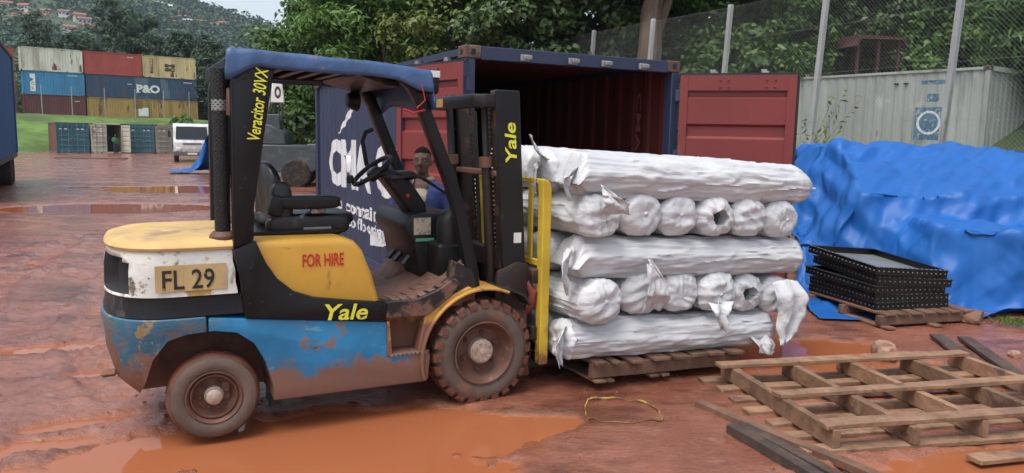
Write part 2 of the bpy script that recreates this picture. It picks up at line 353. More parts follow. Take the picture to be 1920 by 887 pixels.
# the row of containers stands in front of the bank: keep it level where they stand
inrow = sstep(-1.6, -.6, E_) * sstep(15.5, 13, E_) * sstep(7.5, 5.5, N_); Zb = Zb * (1 - inrow) + (-.34) * inrow
o = np_mesh('grass_bank', np.concatenate([XY, Zb[..., None]], -1), grid_quads(150, 90)[:, ::-1], M_grass, smooth=True); tag(o, kind='structure')
def hill_z(x, y):
    zr = 101 + .28 * (-258 - x); zr = np.clip(zr, 14, 185)
    t = np.clip((y - 130) / 570, 0, 1.25); up = np.where(t < 1, t ** 1.15, 1 - (t - 1) * .8)
    return 2.5 + zr * up + 8 * (fbm(x * .012, y * .012, 5.5, 4) - .5) * np.clip(t * 3, 0, 1)
hx = np.linspace(-900, 250, 130); hy = np.linspace(128, 840, 110); HX, HY = np.meshgrid(hx, hy, indexing='ij')
o = np_mesh('far_hill', np.stack([HX, HY, hill_z(HX, HY)], -1), grid_quads(130, 110)[:, ::-1], M_hill, smooth=True); tag(o, kind='structure')
# wooded slope behind the fence on the right; foot line runs parallel to the fence
FOOT = [(-14.5, 62), (-11.5, 46), (-7.6, 36), (-1.0, 27.5), (2.0, 24.6), (7.4, 14.2), (11.4, 6.8), (16, -2)]
def foot_dist(x, y):
    x = np.asarray(x, float); y = np.asarray(y, float); D = np.full(x.shape, 1e9); S = np.ones(x.shape)
    for (x0, y0), (x1, y1) in zip(FOOT[:-1], FOOT[1:]):
        l = math.hypot(x1 - x0, y1 - y0); ux, uy = (x1 - x0) / l, (y1 - y0) / l; px, py = x - x0, y - y0
        t = np.clip(px * ux + py * uy, 0, l); q = np.hypot(px - ux * t, py - uy * t); sg = np.sign(-(px * uy - py * ux))
        s = q < D; D = np.where(s, q, D); S = np.where(s, sg, S)
    return D * S
def side_z(x, y):
    d = foot_dist(x, y)
    return slope_z(y) - .05 + 1.2 * sstep(-2.4, .3, d) + .02 * np.clip(d, 0, 6) + .33 * np.clip(d - 5, 0, 60) + .5 * (fbm(np.asarray(x) * .35, np.asarray(y) * .35, 8.8, 4) - .5) * sstep(-1, 1.5, d)
sx_ = np.linspace(-30, 75, 190); sy_ = np.linspace(-4, 100, 190); SX, SY = np.meshgrid(sx_, sy_, indexing='ij'); SZ = side_z(SX, SY)
q = grid_quads(190, 190)[:, ::-1]; dmin = foot_dist(SX, SY).ravel(); q = q[(dmin[q].max(1) > -2.8)]
o = np_mesh('wooded_slope', np.stack([SX, SY, SZ], -1), q, M_earth, smooth=True); tag(o, kind='structure')
# ================================================================ FOLIAGE
def leaf_quads(P, Nn, ln, wd, rng):
    """diamond leaves at points P, facing roughly Nn"""
    n = len(P); Nn = Nn / (np.linalg.norm(Nn, axis=1, keepdims=True) + 1e-9)
    t = rng.normal(size=(n, 3)); t[:, 2] -= .35; t -= Nn * (t * Nn).sum(1, keepdims=True); t /= np.linalg.norm(t, axis=1, keepdims=True) + 1e-9
    b = np.cross(Nn, t); l = ln * rng.uniform(.6, 1.35, (n, 1)); w = wd * rng.uniform(.7, 1.3, (n, 1))
    cup = Nn * (l * .12)
    V = np.stack([P - t * l * .5, P + b * w * .5 + cup - t * l * .05, P + t * l * .5 - cup * .6, P - b * w * .5 + cup - t * l * .05], 1)
    return V.reshape(-1, 3)
def clump_cloud(C, Rr, per, ln, wd, rng, center, flat=.75):
    n = len(C) * per; idx = np.repeat(np.arange(len(C)), per)
    d = rng.normal(size=(n, 3)); d /= np.linalg.norm(d, axis=1, keepdims=True); rad = Rr[idx][:, None] * rng.uniform(.35, 1.05, (n, 1))
    off = d * rad; off[:, 2] *= flat; P = C[idx] + off
    Nn = d * .9 + rng.normal(size=(n, 3)) * .55 + np.array([0, 0, .7]) + .3 * (P - center) / (np.linalg.norm(P - center, axis=1, keepdims=True) + 1e-6)
    return leaf_quads(P, Nn, ln, wd, rng)
def crown_points(ell, n, rng, shell=.55, gap=.42):
    out = []
    vols = np.array([e[3] * e[4] * e[5] for e in ell]) ** .67; vols /= vols.sum()
    for e, k in zip(ell, np.maximum(4, (vols * n).astype(int))):
        m_ = k * 3; d = rng.normal(size=(m_, 3)); d /= np.linalg.norm(d, axis=1, keepdims=True)
        r = rng.uniform(shell ** 3, 1.08, (m_, 1)) ** (1 / 3.); p = d * r * np.array(e[3:6]) + np.array(e[:3])
        keep = fbm(p[:, 0] * .8, p[:, 1] * .8, p[:, 2] * .8, 2) > gap; p = p[keep][:k]; out.append(p)
    return np.concatenate(out)
M_bark = mat('bark', (.11, .075, .05), .9, var=.35, vs=2, spots=[((.17, .13, .10), 3, .5, .2, .3)], bump=.8, bs=14, streak=.3)
M_leafA = leaf_mat('leaf_glossy_dark', (0.029, 0.060, 0.021), (0.098, 0.156, 0.047), .15, .38)
M_leafB = leaf_mat('leaf_mid', (0.036, 0.091, 0.021), (0.111, 0.195, 0.042), .25)
M_leafC = leaf_mat('leaf_yellowish', (0.065, 0.111, 0.023), (0.195, 0.247, 0.058), .28)
M_leafD = leaf_mat('needle_dark', (0.021, 0.049, 0.026), (0.058, 0.098, 0.047), .1, .6)
M_leafE = leaf_mat('leaf_fresh', (0.052, 0.130, 0.023), (0.143, 0.260, 0.052), .28)
def tree(name, label, cat, base, ell, seed, nclump, per, cr, ln, wd, lm, trunk_r=.2, group=None, limbs=5, shell=.55, flat=.75, gap=.40):
    rng = np.random.default_rng(seed); base = np.array(base, float)
    root = empty(name, base, 0, label, cat, group)
    E2 = [tuple(np.array(e[:3]) - base) + tuple(e[3:]) for e in ell]
    C = crown_points(E2, nclump, rng, shell, gap); Rr = cr * rng.uniform(.6, 1.3, len(C)); cen = np.mean([e[:3] for e in E2], 0)
    V = clump_cloud(C, Rr, per, ln, wd, rng, cen, flat)
    np_mesh('crown', V, np.arange(len(V)).reshape(-1, 4), lm, root)
    mb = MB(); top = cen * np.array([.8, .8, 1.0]); k = 7
    path = [np.array([0, 0, -.4]) + (top - np.array([0, 0, -.4])) * t + np.array([rng.normal() * .12, rng.normal() * .12, 0]) * (0 < t < 1) * trunk_r * 4 for t in np.linspace(0, 1, k)]
    mb.tube(path, [trunk_r * (1.25 - .8 * t) for t in np.linspace(0, 1, k)], 9); mb.build('trunk', M_bark, root)
    for i in range(limbs):
        e = E2[rng.integers(len(E2))]; d = rng.normal(size=3); d /= np.linalg.norm(d); tip = np.array(e[:3]) + d * np.array(e[3:6]) * .75
        s = path[int(rng.integers(2, k - 1))]; mid = (s + tip) / 2 + np.array([0, 0, .12]) * np.linalg.norm(tip - s)
        MB().tube([s, (s * .6 + mid * .4), mid, tip], [trunk_r * .45, trunk_r * .36, trunk_r * .25, trunk_r * .08], 6).build('limb', M_bark, root)
    return root
GN = 'trees standing close behind the containers and the fence'
TL = [
 ('leafy_tree', 'bushy mid-green tree rising behind the crane and forklift post', (-8.4, 34, .5), [(-8.4, 34, 4.2, 3.3, 3, 3.4), (-6.6, 35, 6.3, 3.4, 3, 3.2), (-9.6, 36, 2.2, 2.4, 2.4, 2.0), (-7.2, 33, 2.6, 2.4, 2, 2.0)], 300, 90, .75, .30, .14, 'B', .25),
 ('feathery_tree', 'tall feathery-leaved tree above the left of the blue forklift canopy', (-4.9, 30, 1.2), [(-5.2, 30, 6.0, 3.0, 2.5, 2.6), (-3.6, 30.5, 8.2, 3.2, 2.6, 2.4), (-5.6, 31, 3.4, 2.2, 2, 1.8)], 280, 90, .70, .34, .09, 'E', .22),
 ('shade_tree', 'dull olive tree above the rear of the open blue container', (-2.2, 29, 1.2), [(-2.4, 29, 5.0, 2.6, 2.2, 2.6), (-.6, 29.5, 7.6, 2.8, 2.4, 2.6), (-2.2, 29, 3.0, 2.3, 2, 1.6)], 280, 90, .62, .24, .12, 'C', .2),
 ('glossy_tree', 'large dark glossy-leaved tree above the open container roof', (2.0, 27.5, 1.3), [(.6, 27, 5.6, 2.7, 2.2, 2.4), (2.6, 27.4, 6.8, 2.8, 2.2, 2.6), (3.4, 27, 4.2, 2.2, 2, 1.8), (1.0, 27, 3.5, 2.2, 2, 1.5), (4.6, 27.5, 7.4, 2.2, 2, 2.2)], 430, 95, .55, .26, .15, 'A', .24),
 ('tall_tree', 'tree with a thick bare brown trunk behind the fence', (3.95, 24.3, 1.2), [(3.6, 24.6, 8.4, 2.4, 2, 1.5), (5.0, 25, 8.0, 1.6, 1.6, 1.5)], 130, 80, .5, .26, .12, 'C', .44),
 ('dense_tree', 'dense green tree right of the thick brown trunk', (7.2, 27, 2.0), [(6.6, 26.5, 5.4, 2.5, 2.2, 2.8), (8.6, 27, 6.8, 2.6, 2.2, 2.8), (6.6, 25.5, 3.4, 2.0, 1.8, 1.4), (8.0, 25.5, 3.8, 2, 1.8, 1.4)], 380, 95, .6, .24, .12, 'B', .2),
 ('broad_tree', 'broad dark green tree behind the small rusty shelter', (12.2, 29, 3.0), [(11.0, 29, 6.6, 2.8, 2.2, 3.0), (13.6, 29, 7.4, 3.0, 2.2, 3.0), (10.8, 28.2, 4.6, 2.2, 1.8, 1.4), (14.0, 28.2, 5.2, 2.2, 2, 1.6)], 380, 95, .62, .24, .13, 'A', .22),
 ('bright_tree', 'brighter green tree between the small rusty shelter and the frond-leaved tree', (15.6, 27, 2.6), [(15.4, 27, 6.2, 2.4, 2, 2.6), (16.6, 27.5, 8.2, 2.6, 2, 2.2), (15.2, 26, 4.4, 1.9, 1.7, 1.3)], 280, 95, .6, .22, .11, 'E', .2),
 ('frond_tree', 'tree with long drooping leaves at the right edge behind the fence', (14.4, 20.5, 1.6), [(14.0, 20.5, 5.6, 1.9, 1.6, 2.0), (15.2, 20.6, 6.4, 1.8, 1.6, 1.9), (14.6, 20, 4.2, 1.6, 1.4, 1.1)], 210, 80, .6, .42, .085, 'B', .2),
 ('slope_tree', 'tall backdrop tree high on the slope above the olive tree', (1.5, 37, 5), [(.5, 37, 8.5, 4.2, 2.4, 4.0), (5, 37.5, 9.5, 4, 2.4, 4.2)], 260, 70, .95, .38, .19, 'A', .25),
 ('slope_tree', 'backdrop tree high on the slope behind the dense green tree', (10.5, 37, 6), [(9.5, 37, 9, 4.2, 2.4, 4.2), (14, 38, 10, 4, 2.4, 4.4)], 260, 70, .95, .38, .19, 'B', .25),
 ('slope_tree', 'backdrop tree high on the slope at the far right', (20, 36, 7), [(19, 35, 9, 4.2, 2.4, 4.6), (24, 36, 9, 4, 2.4, 5)], 260, 70, .95, .38, .19, 'A', .25),
 ('slope_tree', 'backdrop tree behind the feathery tree and crane boom', (-6.5, 41, 3), [(-8, 41, 6, 3.4, 2.4, 4.0), (-3.6, 40, 7.5, 4, 2.4, 4.6)], 260, 70, .95, .36, .18, 'A', .25)]
LMS = {'A': M_leafA, 'B': M_leafB, 'C': M_leafC, 'D': M_leafD, 'E': M_leafE}
for i, (nm, lab, base, ell, nc, per, cr, ln, wd, lm, tr) in enumerate(TL):
    tree(nm, lab, 'tree', base, ell, 50 + i, nc, per, cr, ln, wd, LMS[lm], tr, GN, shell=.5)
# shrubs along the inside of the fence and over the slope: an uncountable thicket
rng = np.random.default_rng(5); C = []
for k in range(1500):
    x = rng.uniform(-12, 34); y = rng.uniform(12, 52); d = float(foot_dist(x, y))
    if d < 1.2 or d > 17 or (x > 4.5 and y < 25 and d < 8 and x < 20): continue
    C.append((x, y, float(side_z(x, y)) + rng.uniform(.1, 1.1)))
C = np.array(C); V = clump_cloud(C, rng.uniform(.5, 1.1, len(C)), 60, .24, .11, rng, np.array([5, 30, -5.]), .9)
o = np_mesh('undergrowth', V, np.arange(len(V)).reshape(-1, 4), M_leafB); tag(o, 'tangled green undergrowth covering the slope behind the fence', 'undergrowth', kind='stuff')
# dark feathery trees behind the container stack
CT = [(-65.5, 108, 14.0, 3.0), (-61, 110, 12.5, 3.0), (-54, 105, 16.0, 4.2), (-55.5, 113, 15.5, 4.0), (-49, 106, 13.4, 3.6), (-44.4, 104, 11.8, 3.3), (-41, 103, 10.8, 3.2), (-37.8, 99, 9.8, 3.0)]
LB = ['dark feathery tree behind the left end of the container stack', 'dark feathery tree above the joint of the white and red containers', 'tallest dark feathery tree above the red top container', 'tall dark feathery tree above the joint of the red and cream containers', 'rounded dark tree above the cream top container', 'dark tree above the right end of the cream top container', 'dark tree just right of the cream top container', 'low dark tree close beside the forklift mesh stack']
for i, ((x, y, h, r), lb) in enumerate(zip(CT, LB)):
    el = [(x, y, 3 + h * .30, r, r, h * .26), (x + .4, y, 3 + h * .62, r * .85, r * .85, h * .25), (x - .2, y, 3 + h * .88, r * .45, r * .45, h * .16)]
    tree('feathery_pine', lb, 'tree', (x, y, 2.8), el, 90 + i, 150, 55, .95, .75, .17, M_leafD, .3, 'dark trees behind the container stack', 3, .3, .6, .38)
# far-off wood on the hill: one mass
rng = np.random.default_rng(11); n = 17000; x = rng.uniform(-760, -40, n); y = rng.uniform(140, 740, n)
keep = (fbm(x * .018, y * .018, 1.1, 3) > .36) & (x / y > -.95); x, y = x[keep], y[keep]; s = rng.uniform(2.0, 4.5, len(x)) * (1 + .6 * (y > 350))
C = np.stack([x, y, hill_z(x, y) + s * .6], 1); V = clump_cloud(C, s, 10, 3.6, 2.6, rng, np.array([-300, 450, -200.]), .9)
M_far = leaf_mat('far_wood', (.026, .062, .026), (.062, .115, .045), .05, .8)
o = np_mesh('hill_wood', V, np.arange(len(V)).reshape(-1, 4), M_far); tag(o, 'dark green wood covering the far hill', 'wood', kind='stuff')
# damp air over the valley
hz_ = MB().box(-980, 640, -75, 930, -1.6, 230).build('haze', [], smooth=False); tag(hz_, 'thin pale haze in the valley air', 'haze', kind='stuff')
M_haze = bpy.data.materials.new('damp_air'); M_haze.use_nodes = True; _n = M_haze.node_tree.nodes; _n.remove(_n['Principled BSDF']); _v = _n.new('ShaderNodeVolumePrincipled'); _v.inputs['Color'].default_value = (.72, .86, .98, 1); _v.inputs['Density'].default_value = .00022
M_haze.node_tree.links.new(_v.outputs[0], _n['Material Output'].inputs['Volume']); hz_.data.materials.append(M_haze)
# crumbs and clods of mud, grit
rng = np.random.default_rng(21); n = 5200; yy_ = 2.6 * (9. / 2.6) ** rng.random(n); xx_ = rng.uniform(-.95, .95, n) * yy_
cl_ = fbm(xx_ * .9, yy_ * .9, 31., 3); zz_ = mud_z(xx_, yy_); keep = (cl_ > .46) & (zz_ > WZ + .004); xx_, yy_, zz_ = xx_[keep], yy_[keep], zz_[keep]; n = len(xx_)
sz_ = .004 + .016 * rng.random(n) ** 3; base_ = np.array([(1, 0, 0), (-.5, .87, 0), (-.5, -.87, 0), (.2, .1, .75)]); V = []
for k in range(n):
    a = rng.random() * 6.28; c, s = math.cos(a), math.sin(a); p = base_ * sz_[k] * rng.uniform(.6, 1.3, (4, 3)); V.append(np.stack([p[:, 0] * c - p[:, 1] * s + xx_[k], p[:, 0] * s + p[:, 1] * c + yy_[k], p[:, 2] + zz_[k] - .001], 1))
V = np.concatenate(V); T_ = np.concatenate([np.array([(0, 1, 3), (1, 2, 3), (2, 0, 3)]) + 4 * k for k in range(n)])
o = np_mesh('mud_clods', V, T_, mat('mud_clod', (.15, .055, .034), .7, var=.4, vs=9, world=True)); tag(o, 'crumbs and clods of red mud strewn over the yard', 'clods', kind='stuff')
# ================================================================ SHIPPING CONTAINERS
def paint(name, base, rust=.60, rough=.55, **k):
    return mat(name, base, rough, var=.14, vs=.8, streak=.35, spots=[(RUST, 1.6, rust, .10, .25), ((base[0] * .55 + .02, base[1] * .5 + .015, base[2] * .5 + .01), .9, rust - .03, .16, .12)] + k.pop('extra', []), bump=.12, bs=25, **k)
M_cast = mat('casting_rust', (.10, .055, .04), .8, spots=[((.16, .12, .10), 6, .5, .15)], bump=.4)
M_steel = mat('dull_steel', (.30, .30, .29), .5, .6, spots=[(RUST, 5, .6, .12)], bump=.15)
M_white = mat('white_paint', (.72, .72, .69), .6, var=.08, spots=[((.45, .42, .38), 5, .62, .12)])
M_dk = mat('dark_print', (.05, .04, .03), .7)
M_black = mat('dark_gap', (.012, .012, .012), .8)
PER = (.125, .04, .075, .04); DEP = .017
def corr_breaks(L_):
    out = []; s = 0.; k = 0; d = 0
    while s < L_ + .3:
        out.append((s, d)); s += PER[k % 4]
        d = [0, -DEP, -DEP, 0][k % 4]; k += 1
    return out
_CB = corr_breaks(13)
_CS = np.array([a for a, b in _CB]); _CD = np.array([b for a, b in _CB])
def corr(s): return float(np.interp(s, _CS, _CD))
def corr_panel(mb, s0, s1, z0, z1, place):
    ss_ = [s0] + [a for a in _CS if s0 + .005 < a < s1 - .005] + [s1]
    P = [[place(s, corr(s), z) for z in (z0, z1)] for s in ss_]; mb.grid(P)
def container(name, label, loc, rz, L_=6.06, side=None, frame=None, group=None, W=2.44, H=2.59, front='wall', door_mats=None, inner=None, doorspec=None, rear='wall'):
    """front (doors or opening) is the face y=0; length runs along +y; origin at the front left bottom corner"""
    root = empty(name, loc, rz, label, 'container', group)
    frame = frame or side; p = .075; inner = inner or side
    for x0 in (0, W - .10):
        for y0 in (0, L_ - .12): MB().box(x0, x0 + .10, y0, y0 + .12, .118, H - .118).build('corner_post', frame, root, bevel=.008)
    for x0 in (-.004, W - .158):
        for y0 in (-.004, L_ - .174):
            for z0 in (0, H - .118):
                cmb = MB().box(x0, x0 + .162, y0, y0 + .178, z0, z0 + .118); co = cmb.build('corner_casting', M_cast, root, bevel=.01)
                h = MB(); h.cm = 0
                if y0 < 0: h.box(x0 + .05, x0 + .112, y0 - .003, y0 + .02, z0 + .025, z0 + .095)
                h.box(x0 - .003 if x0 < 0 else x0 + .145, x0 + .02 if x0 < 0 else x0 + .165, y0 + .055, y0 + .125, z0 + .025, z0 + .095)
                tag(h.build('slot', M_black, co, bevel=.02), kind='stuff')
    for x0 in (.012, W - .072):
        MB().box(x0, x0 + .06, .17, L_ - .17, H - .085, H - .02).build('top_rail', frame, root); MB().box(x0, x0 + .06, .17, L_ - .17, .02, .16).build('bottom_rail', frame, root)
    for y0 in (.0, L_ - .09):
        MB().box(.155, W - .155, y0, y0 + .09, H - .125, H - .005).build('header', frame, root, bevel=.006); MB().box(.155, W - .155, y0, y0 + .09, .02, .16).build('sill', frame, root, bevel=.006)
    for sx in (0, 1):
        mb = MB(); x = .045 if sx == 0 else W - .045
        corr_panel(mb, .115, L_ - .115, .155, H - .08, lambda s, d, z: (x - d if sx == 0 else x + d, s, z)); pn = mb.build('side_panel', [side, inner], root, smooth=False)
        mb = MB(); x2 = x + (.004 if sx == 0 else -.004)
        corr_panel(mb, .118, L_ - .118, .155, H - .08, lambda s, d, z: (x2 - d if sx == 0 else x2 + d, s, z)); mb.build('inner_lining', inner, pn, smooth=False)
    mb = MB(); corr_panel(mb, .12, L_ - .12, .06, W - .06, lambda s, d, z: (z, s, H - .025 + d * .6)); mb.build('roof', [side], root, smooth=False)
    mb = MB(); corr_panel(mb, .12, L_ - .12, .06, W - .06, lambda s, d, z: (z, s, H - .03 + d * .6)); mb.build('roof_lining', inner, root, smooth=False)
    MB().box(.06, W - .06, .09, L_ - .06, .10, .155).build('floor_boards', M_floorwood, root)
    for nm, yy_ in (('rear_wall', L_ - .05),) + ((('front_wall', .05),) if front == 'wall' else ()):
        mb = MB(); corr_panel(mb, .10, W - .10, .155, H - .12, lambda s, d, z: (s, yy_ + (d if yy_ > 1 else -d), z)); mb.build(nm, side, root, smooth=False)
    return root
M_floorwood = mat('container_floor', (.10, .06, .04), .8, bump=.3)
def door_leaf(name, parent, w, h, outer, hinge, ang, inner=None, mirror=False, rods=True, z0=.14, lab=None):
    """door pivoted at hinge=(x,y); at ang=0 it runs along +x (or -x if mirror) with its outer face towards -y; opened by ang"""
    piv = bpy.data.objects.new(name, None); piv.empty_display_size = .05
    s = -1 if mirror else 1; inner = inner or outer; T = .055
    mb = MB()
    def bx(x0, x1, y0, y1, za, zb): mb.box(min(s * x0, s * x1), max(s * x0, s * x1), y0, y1, za, zb)
    bx(.02, .10, 0, T, 0, h); bx(w - .10, w - .012, 0, T, 0, h); bx(.10, w - .10, 0, T, 0, .09); bx(.10, w - .10, 0, T, h - .16, h)
    # pressed panel: five bands with raised ribs between, seen from both sides
    zs = np.linspace(.09, h - .16, 6); prof = []
    for a, b in zip(zs[:-1], zs[1:]): prof += [(a, .012), (a + .05, .012), (a + .075, .042), (b - .075, .042), (b - .05, .012)]
    prof.append((zs[-1], .012))
    mb.grid([[(s * x, y, z) for z, y in prof] for x in (.10, w - .10)])
    o = mb.build(name, outer, parent, smooth=False, loc=(hinge[0], hinge[1], z0), rot=(0, 0, ang))
    if inner is not outer:
        mb = MB(); mb.grid([[(s * x, y + .006, z) for z, y in prof] for x in (.10, w - .10)])
        for a, b_, c, d in ((.02, .10, 0, h), (w - .10, w - .014, 0, h), (.102, w - .102, 0, .09), (.102, w - .102, h - .16, h)):
            mb.box(min(s * a, s * b_), max(s * a, s * b_), T, T + .006, c + .004, d - .004)
        mb.build('inner_face', inner, o, smooth=False)
        bl = MB()
        for xx in (.42, .5, w - .30, w - .22):
            for zz in (h - .12, h - .05): bl.lathe([(.0, 0), (.013, 0), (.011, .010), (0, .012)], (s * xx, T + .006, zz), 'y', 8)
        tag(bl.build('rivets', inner, o), kind='stuff')
        mb = MB(); mb.box(min(s * .005, s * (w - .002)), max(s * .005, s * (w - .002)), .012, .03, h, h + .022); mb.box(min(s * (w - .012), s * (w + .014)), max(s * (w - .012), s * (w + .014)), .012, .034, .0, h)
        mb.build('rubber_seal', M_rubber, o)
    if rods:
        for k, xr in enumerate((w * .30, w * .72)):
            r = MB().tube([(s * xr, -.03, -.06), (s * xr, -.03, h + .06)], .017, 8)
            for zz in (.05, h * .35, h * .65, h - .06): r.box(s * xr - .05, s * xr + .05, -.045, -.001, zz - .03, zz + .03)
            ro = r.build('lock_rod', outer if not inner is outer else M_steelp, o)
            MB().box(min(s * xr, s * (xr + .32)), max(s * xr, s * (xr + .32)), -.062, -.048, 1.0 + .07 * k, 1.035 + .07 * k).build('handle', M_steel, ro)
    hg = MB()
    for zz in (.15, h * .38, h * .64, h - .2): hg.box(-.03, .03, -.012, .03, zz - .06, zz + .06)
    tag(hg.build('hinges', outer, o), kind='stuff')
    bpy.data.objects.remove(piv)
    return o
M_rubber = mat('rubber', (.018, .018, .018), .7, bump=.2)
M_steelp = mat('rod_steel', (.22, .24, .24), .55, .4, spots=[(RUST, 4, .58, .12)])
# ---------------------------------------------------------------- the open container
CB = (.026, .036, .076); CR = (.175, .024, .022)
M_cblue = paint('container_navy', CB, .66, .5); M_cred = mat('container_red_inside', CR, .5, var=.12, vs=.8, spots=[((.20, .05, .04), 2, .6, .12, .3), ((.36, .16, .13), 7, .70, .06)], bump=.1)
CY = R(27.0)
M_cshade = mat('container_red_shaded', (.105, .014, .013), .6, var=.15, vs=.8, spots=[((.07, .02, .015), 2, .55, .12, .3), ((.03, .02, .02), 1.2, .6, .15)], bump=.1)  # door red darkened for walls and roof inside: interior shade put into the colour
box_open = container('shipping_container', 'navy blue shipping container standing open behind the forklift, red inside', (-.452, 7.08, 0), CY, 6.06, M_cblue, M_cblue, front='open', inner=M_cshade)
cg = MB()
for x in (.60, 1.12, 1.50, 1.95):
    c_ = MB(); c_.box(x - .05, x + .05, -.035, -.002, 2.475, 2.535); c_.box(x - .02, x + .06, -.055, -.03, 2.49, 2.53); c_.build('cam_keeper', M_steel, box_open, bevel=.006)
dl = door_leaf('door', box_open, 1.17, 2.30, M_cblue, (.03, -.03), R(-(259) + 2), M_cred, False, True); dl['label'] = 'red inner face of the left door folded back along the container side'
dr = door_leaf('door', box_open, 1.17, 2.30, M_cblue, (2.41, -.03), R(135), M_cred, True, True); dr['label'] = 'red inner face of the right door swung wide open'
for d_, s_ in ((dl, 1), (dr, -1)):
    for xx in (.35, .85):
        r_ = MB(); r_.box(s_ * xx - .035, s_ * xx + .035, -.02, .02, 2.322, 2.338); r_.box(s_ * xx - .015, s_ * xx + .04, -.012, .012, 2.338, 2.358); r_.build('cam_end', M_steel, d_)
M_textw = mat('white_lettering', (.62, .63, .64), .6, var=.1, spots=[((.30, .31, .36), 7, .63, .1)])
def side_fn(s_org): return lambda x, y: corr(s_org - x)
def cont_text(t, y_left, z, w, h, bold=0, name='lettering'):
    # left long side, read from outside: text runs from large y to small y
    br = [y_left - a for a in _CS]
    return lettering(t, M_textw, box_open, (.045, y_left, z), (0, -1, 0), (0, 0, 1), w, h, bold, 0, lambda x, y: corr(y_left - x), name, .004, br)
cont_text('CMA CGM', 5.32, 1.00, 4.6, .70, .055); cont_text('eco', 5.28, .66, .72, .14, .035); cont_text('container', 4.40, .66, 2.12, .18, .035); cont_text('bamboo', 5.10, .47, 1.22, .17, .02); cont_text('flooring', 3.75, .43, 1.25, .21, .02)
def arc_band(pts, wd):
    """white brush-stroke arcs of the emblem, following the corrugation"""
    P = []
    ys = np.array([p[0] for p in pts]); zs = np.array([p[1] for p in pts]); allb = sorted(set([a for a in _CS if ys.min() < a < ys.max()] + list(np.linspace(ys.min(), ys.max(), 30))))
    o_ = np.argsort(ys)
    for y in allb:
        z = np.interp(y, ys[o_], zs[o_]); w = np.interp(y, ys[o_], np.array(wd)[o_]); x = .041 - corr(y) * 1.0
        P.append([(x, y, z - w), (x, y, z + w)])
    MB().grid(P).build('emblem_arc', M_textw, box_open, smooth=False)
arc_band([(4.75, 1.78), (4.41, 1.93), (4.0, 2.12), (3.52, 2.30), (3.0, 2.40), (2.4, 2.44)], [.01, .05, .06, .055, .05, .05])
arc_band([(3.15, .43), (2.6, .48), (2.2, .60), (1.9, .80), (1.6, 1.0)], [.09, .09, .08, .07, .05])
M_faint = mat('faded_lettering', (.34, .10, .09), .6)
lettering('CMAU 07', M_faint, box_open, (2.353, .62, 2.28), (0, 0, -1), (0, -1, 0), 1.25, .09, .005)   # stencilled on the inside of the right wall
# ---------------------------------------------------------------- grey container behind the fence
M_cgrey = mat('container_grey', (.33, .35, .32), .65, var=.16, vs=.7, streak=.3, spots=[((.17, .19, .17), 1.1, .52, .15, .15), (RUST, 2.2, .64, .08, .3), ((.45, .46, .44), .8, .58, .15)], bump=.2)
gz0 = 1.18; ga = R(-45)
grey = container('shipping_container', 'pale grey weathered shipping container with a blue square emblem behind the fence', (11.69, 19.29, gz0), R(36), 6.06, M_cgrey, M_cgrey)
# its long side x=0 faces the camera
M_bluep = mat('faded_blue_print', (.07, .16, .24), .7, var=.3, vs=6, spots=[((.33, .37, .36), 9, .55, .08)])
def grey_pt(y, z): return (.041, y, z)
def grey_patch(y0, y1, z0, z1, m_, nm):
    bs_ = [y0] + [a for a in _CS if y0 < a < y1] + [y1]
    MB().grid([[(.041 - corr(y), y, z) for z in (z0, z1)] for y in bs_]).build(nm, m_, grey, smooth=False)
grey_patch(1.05, 1.78, .75, 1.60, M_bluep, 'blue_emblem')
ang_ = np.linspace(0, 2 * math.pi, 40)
MB().grid([[(.034 - corr(1.41 + r_ * math.cos(t)), 1.41 + r_ * math.cos(t), 1.20 + r_ * math.sin(t)) for r_ in (.25, .31)] for t in ang_]).build('emblem_ring', M_textw, grey, smooth=False)
grey_patch(1.05, 1.68, 2.20, 2.30, M_bluep, 'blue_stripe'); grey_patch(1.2, 1.5, 1.75, 1.95, M_bluep, 'faded_mark')
for y_ in (2.28, 2.02): MB().box(.0, .03, y_, y_ + .12, 2.22, 2.26).build('vent', M_black, grey)
# ---------------------------------------------------------------- distant row of containers with doors
M_teal = paint('teal_paint', (.030, .115, .145), .64); M_tealb = paint('teal_paint_pale', (.045, .14, .165), .64); M_brick = paint('brick_red_paint', (.17, .045, .032), .66); M_beige = paint('beige_paint', (.42, .40, .33), .58); M_greyb = paint('greyish_beige_paint', (.27, .25, .20), .56)
row = [(0.0, M_teal, M_brick, 'teal-doored container with a brick red side at the left end of the low row', 0), (2.56, M_beige, M_beige, 'off-white container with one door open beside a person in green', 1),
       (5.10, M_tealb, M_teal, 'teal container with closed doors right of the open off-white one', 0), (7.62, M_greyb, M_greyb, 'greyish beige container partly hidden by the white truck', 0)]
for k, (e, dm, sm, lb, op) in enumerate(row):
    p_ = row_pt(e, 0)
    c_ = container('shipping_container', lb, (p_[0], p_[1], -.26), YR, 6.06, sm, dm, 'low row of containers facing the yard', front='open')
    door_leaf('door', c_, 1.17, 2.30, dm, (.05, -.01), 0, None, False, True)
    door_leaf('door', c_, 1.17, 2.30, dm, (2.39, -.01), R(115) if op else 0, None, True, True)
    mk = MB()
    for xx, zz in ((.35, 2.0), (.72, 2.0), (1.6, 2.0), (1.95, 2.0)) if not op else ((.35, 2.05), (.8, 2.05), (.8, 1.85)):
        mk.box(xx - .09, xx + .09, -.020, -.014, zz, zz + .09)
    tag(mk.build('markings', M_white, c_), kind='stuff')
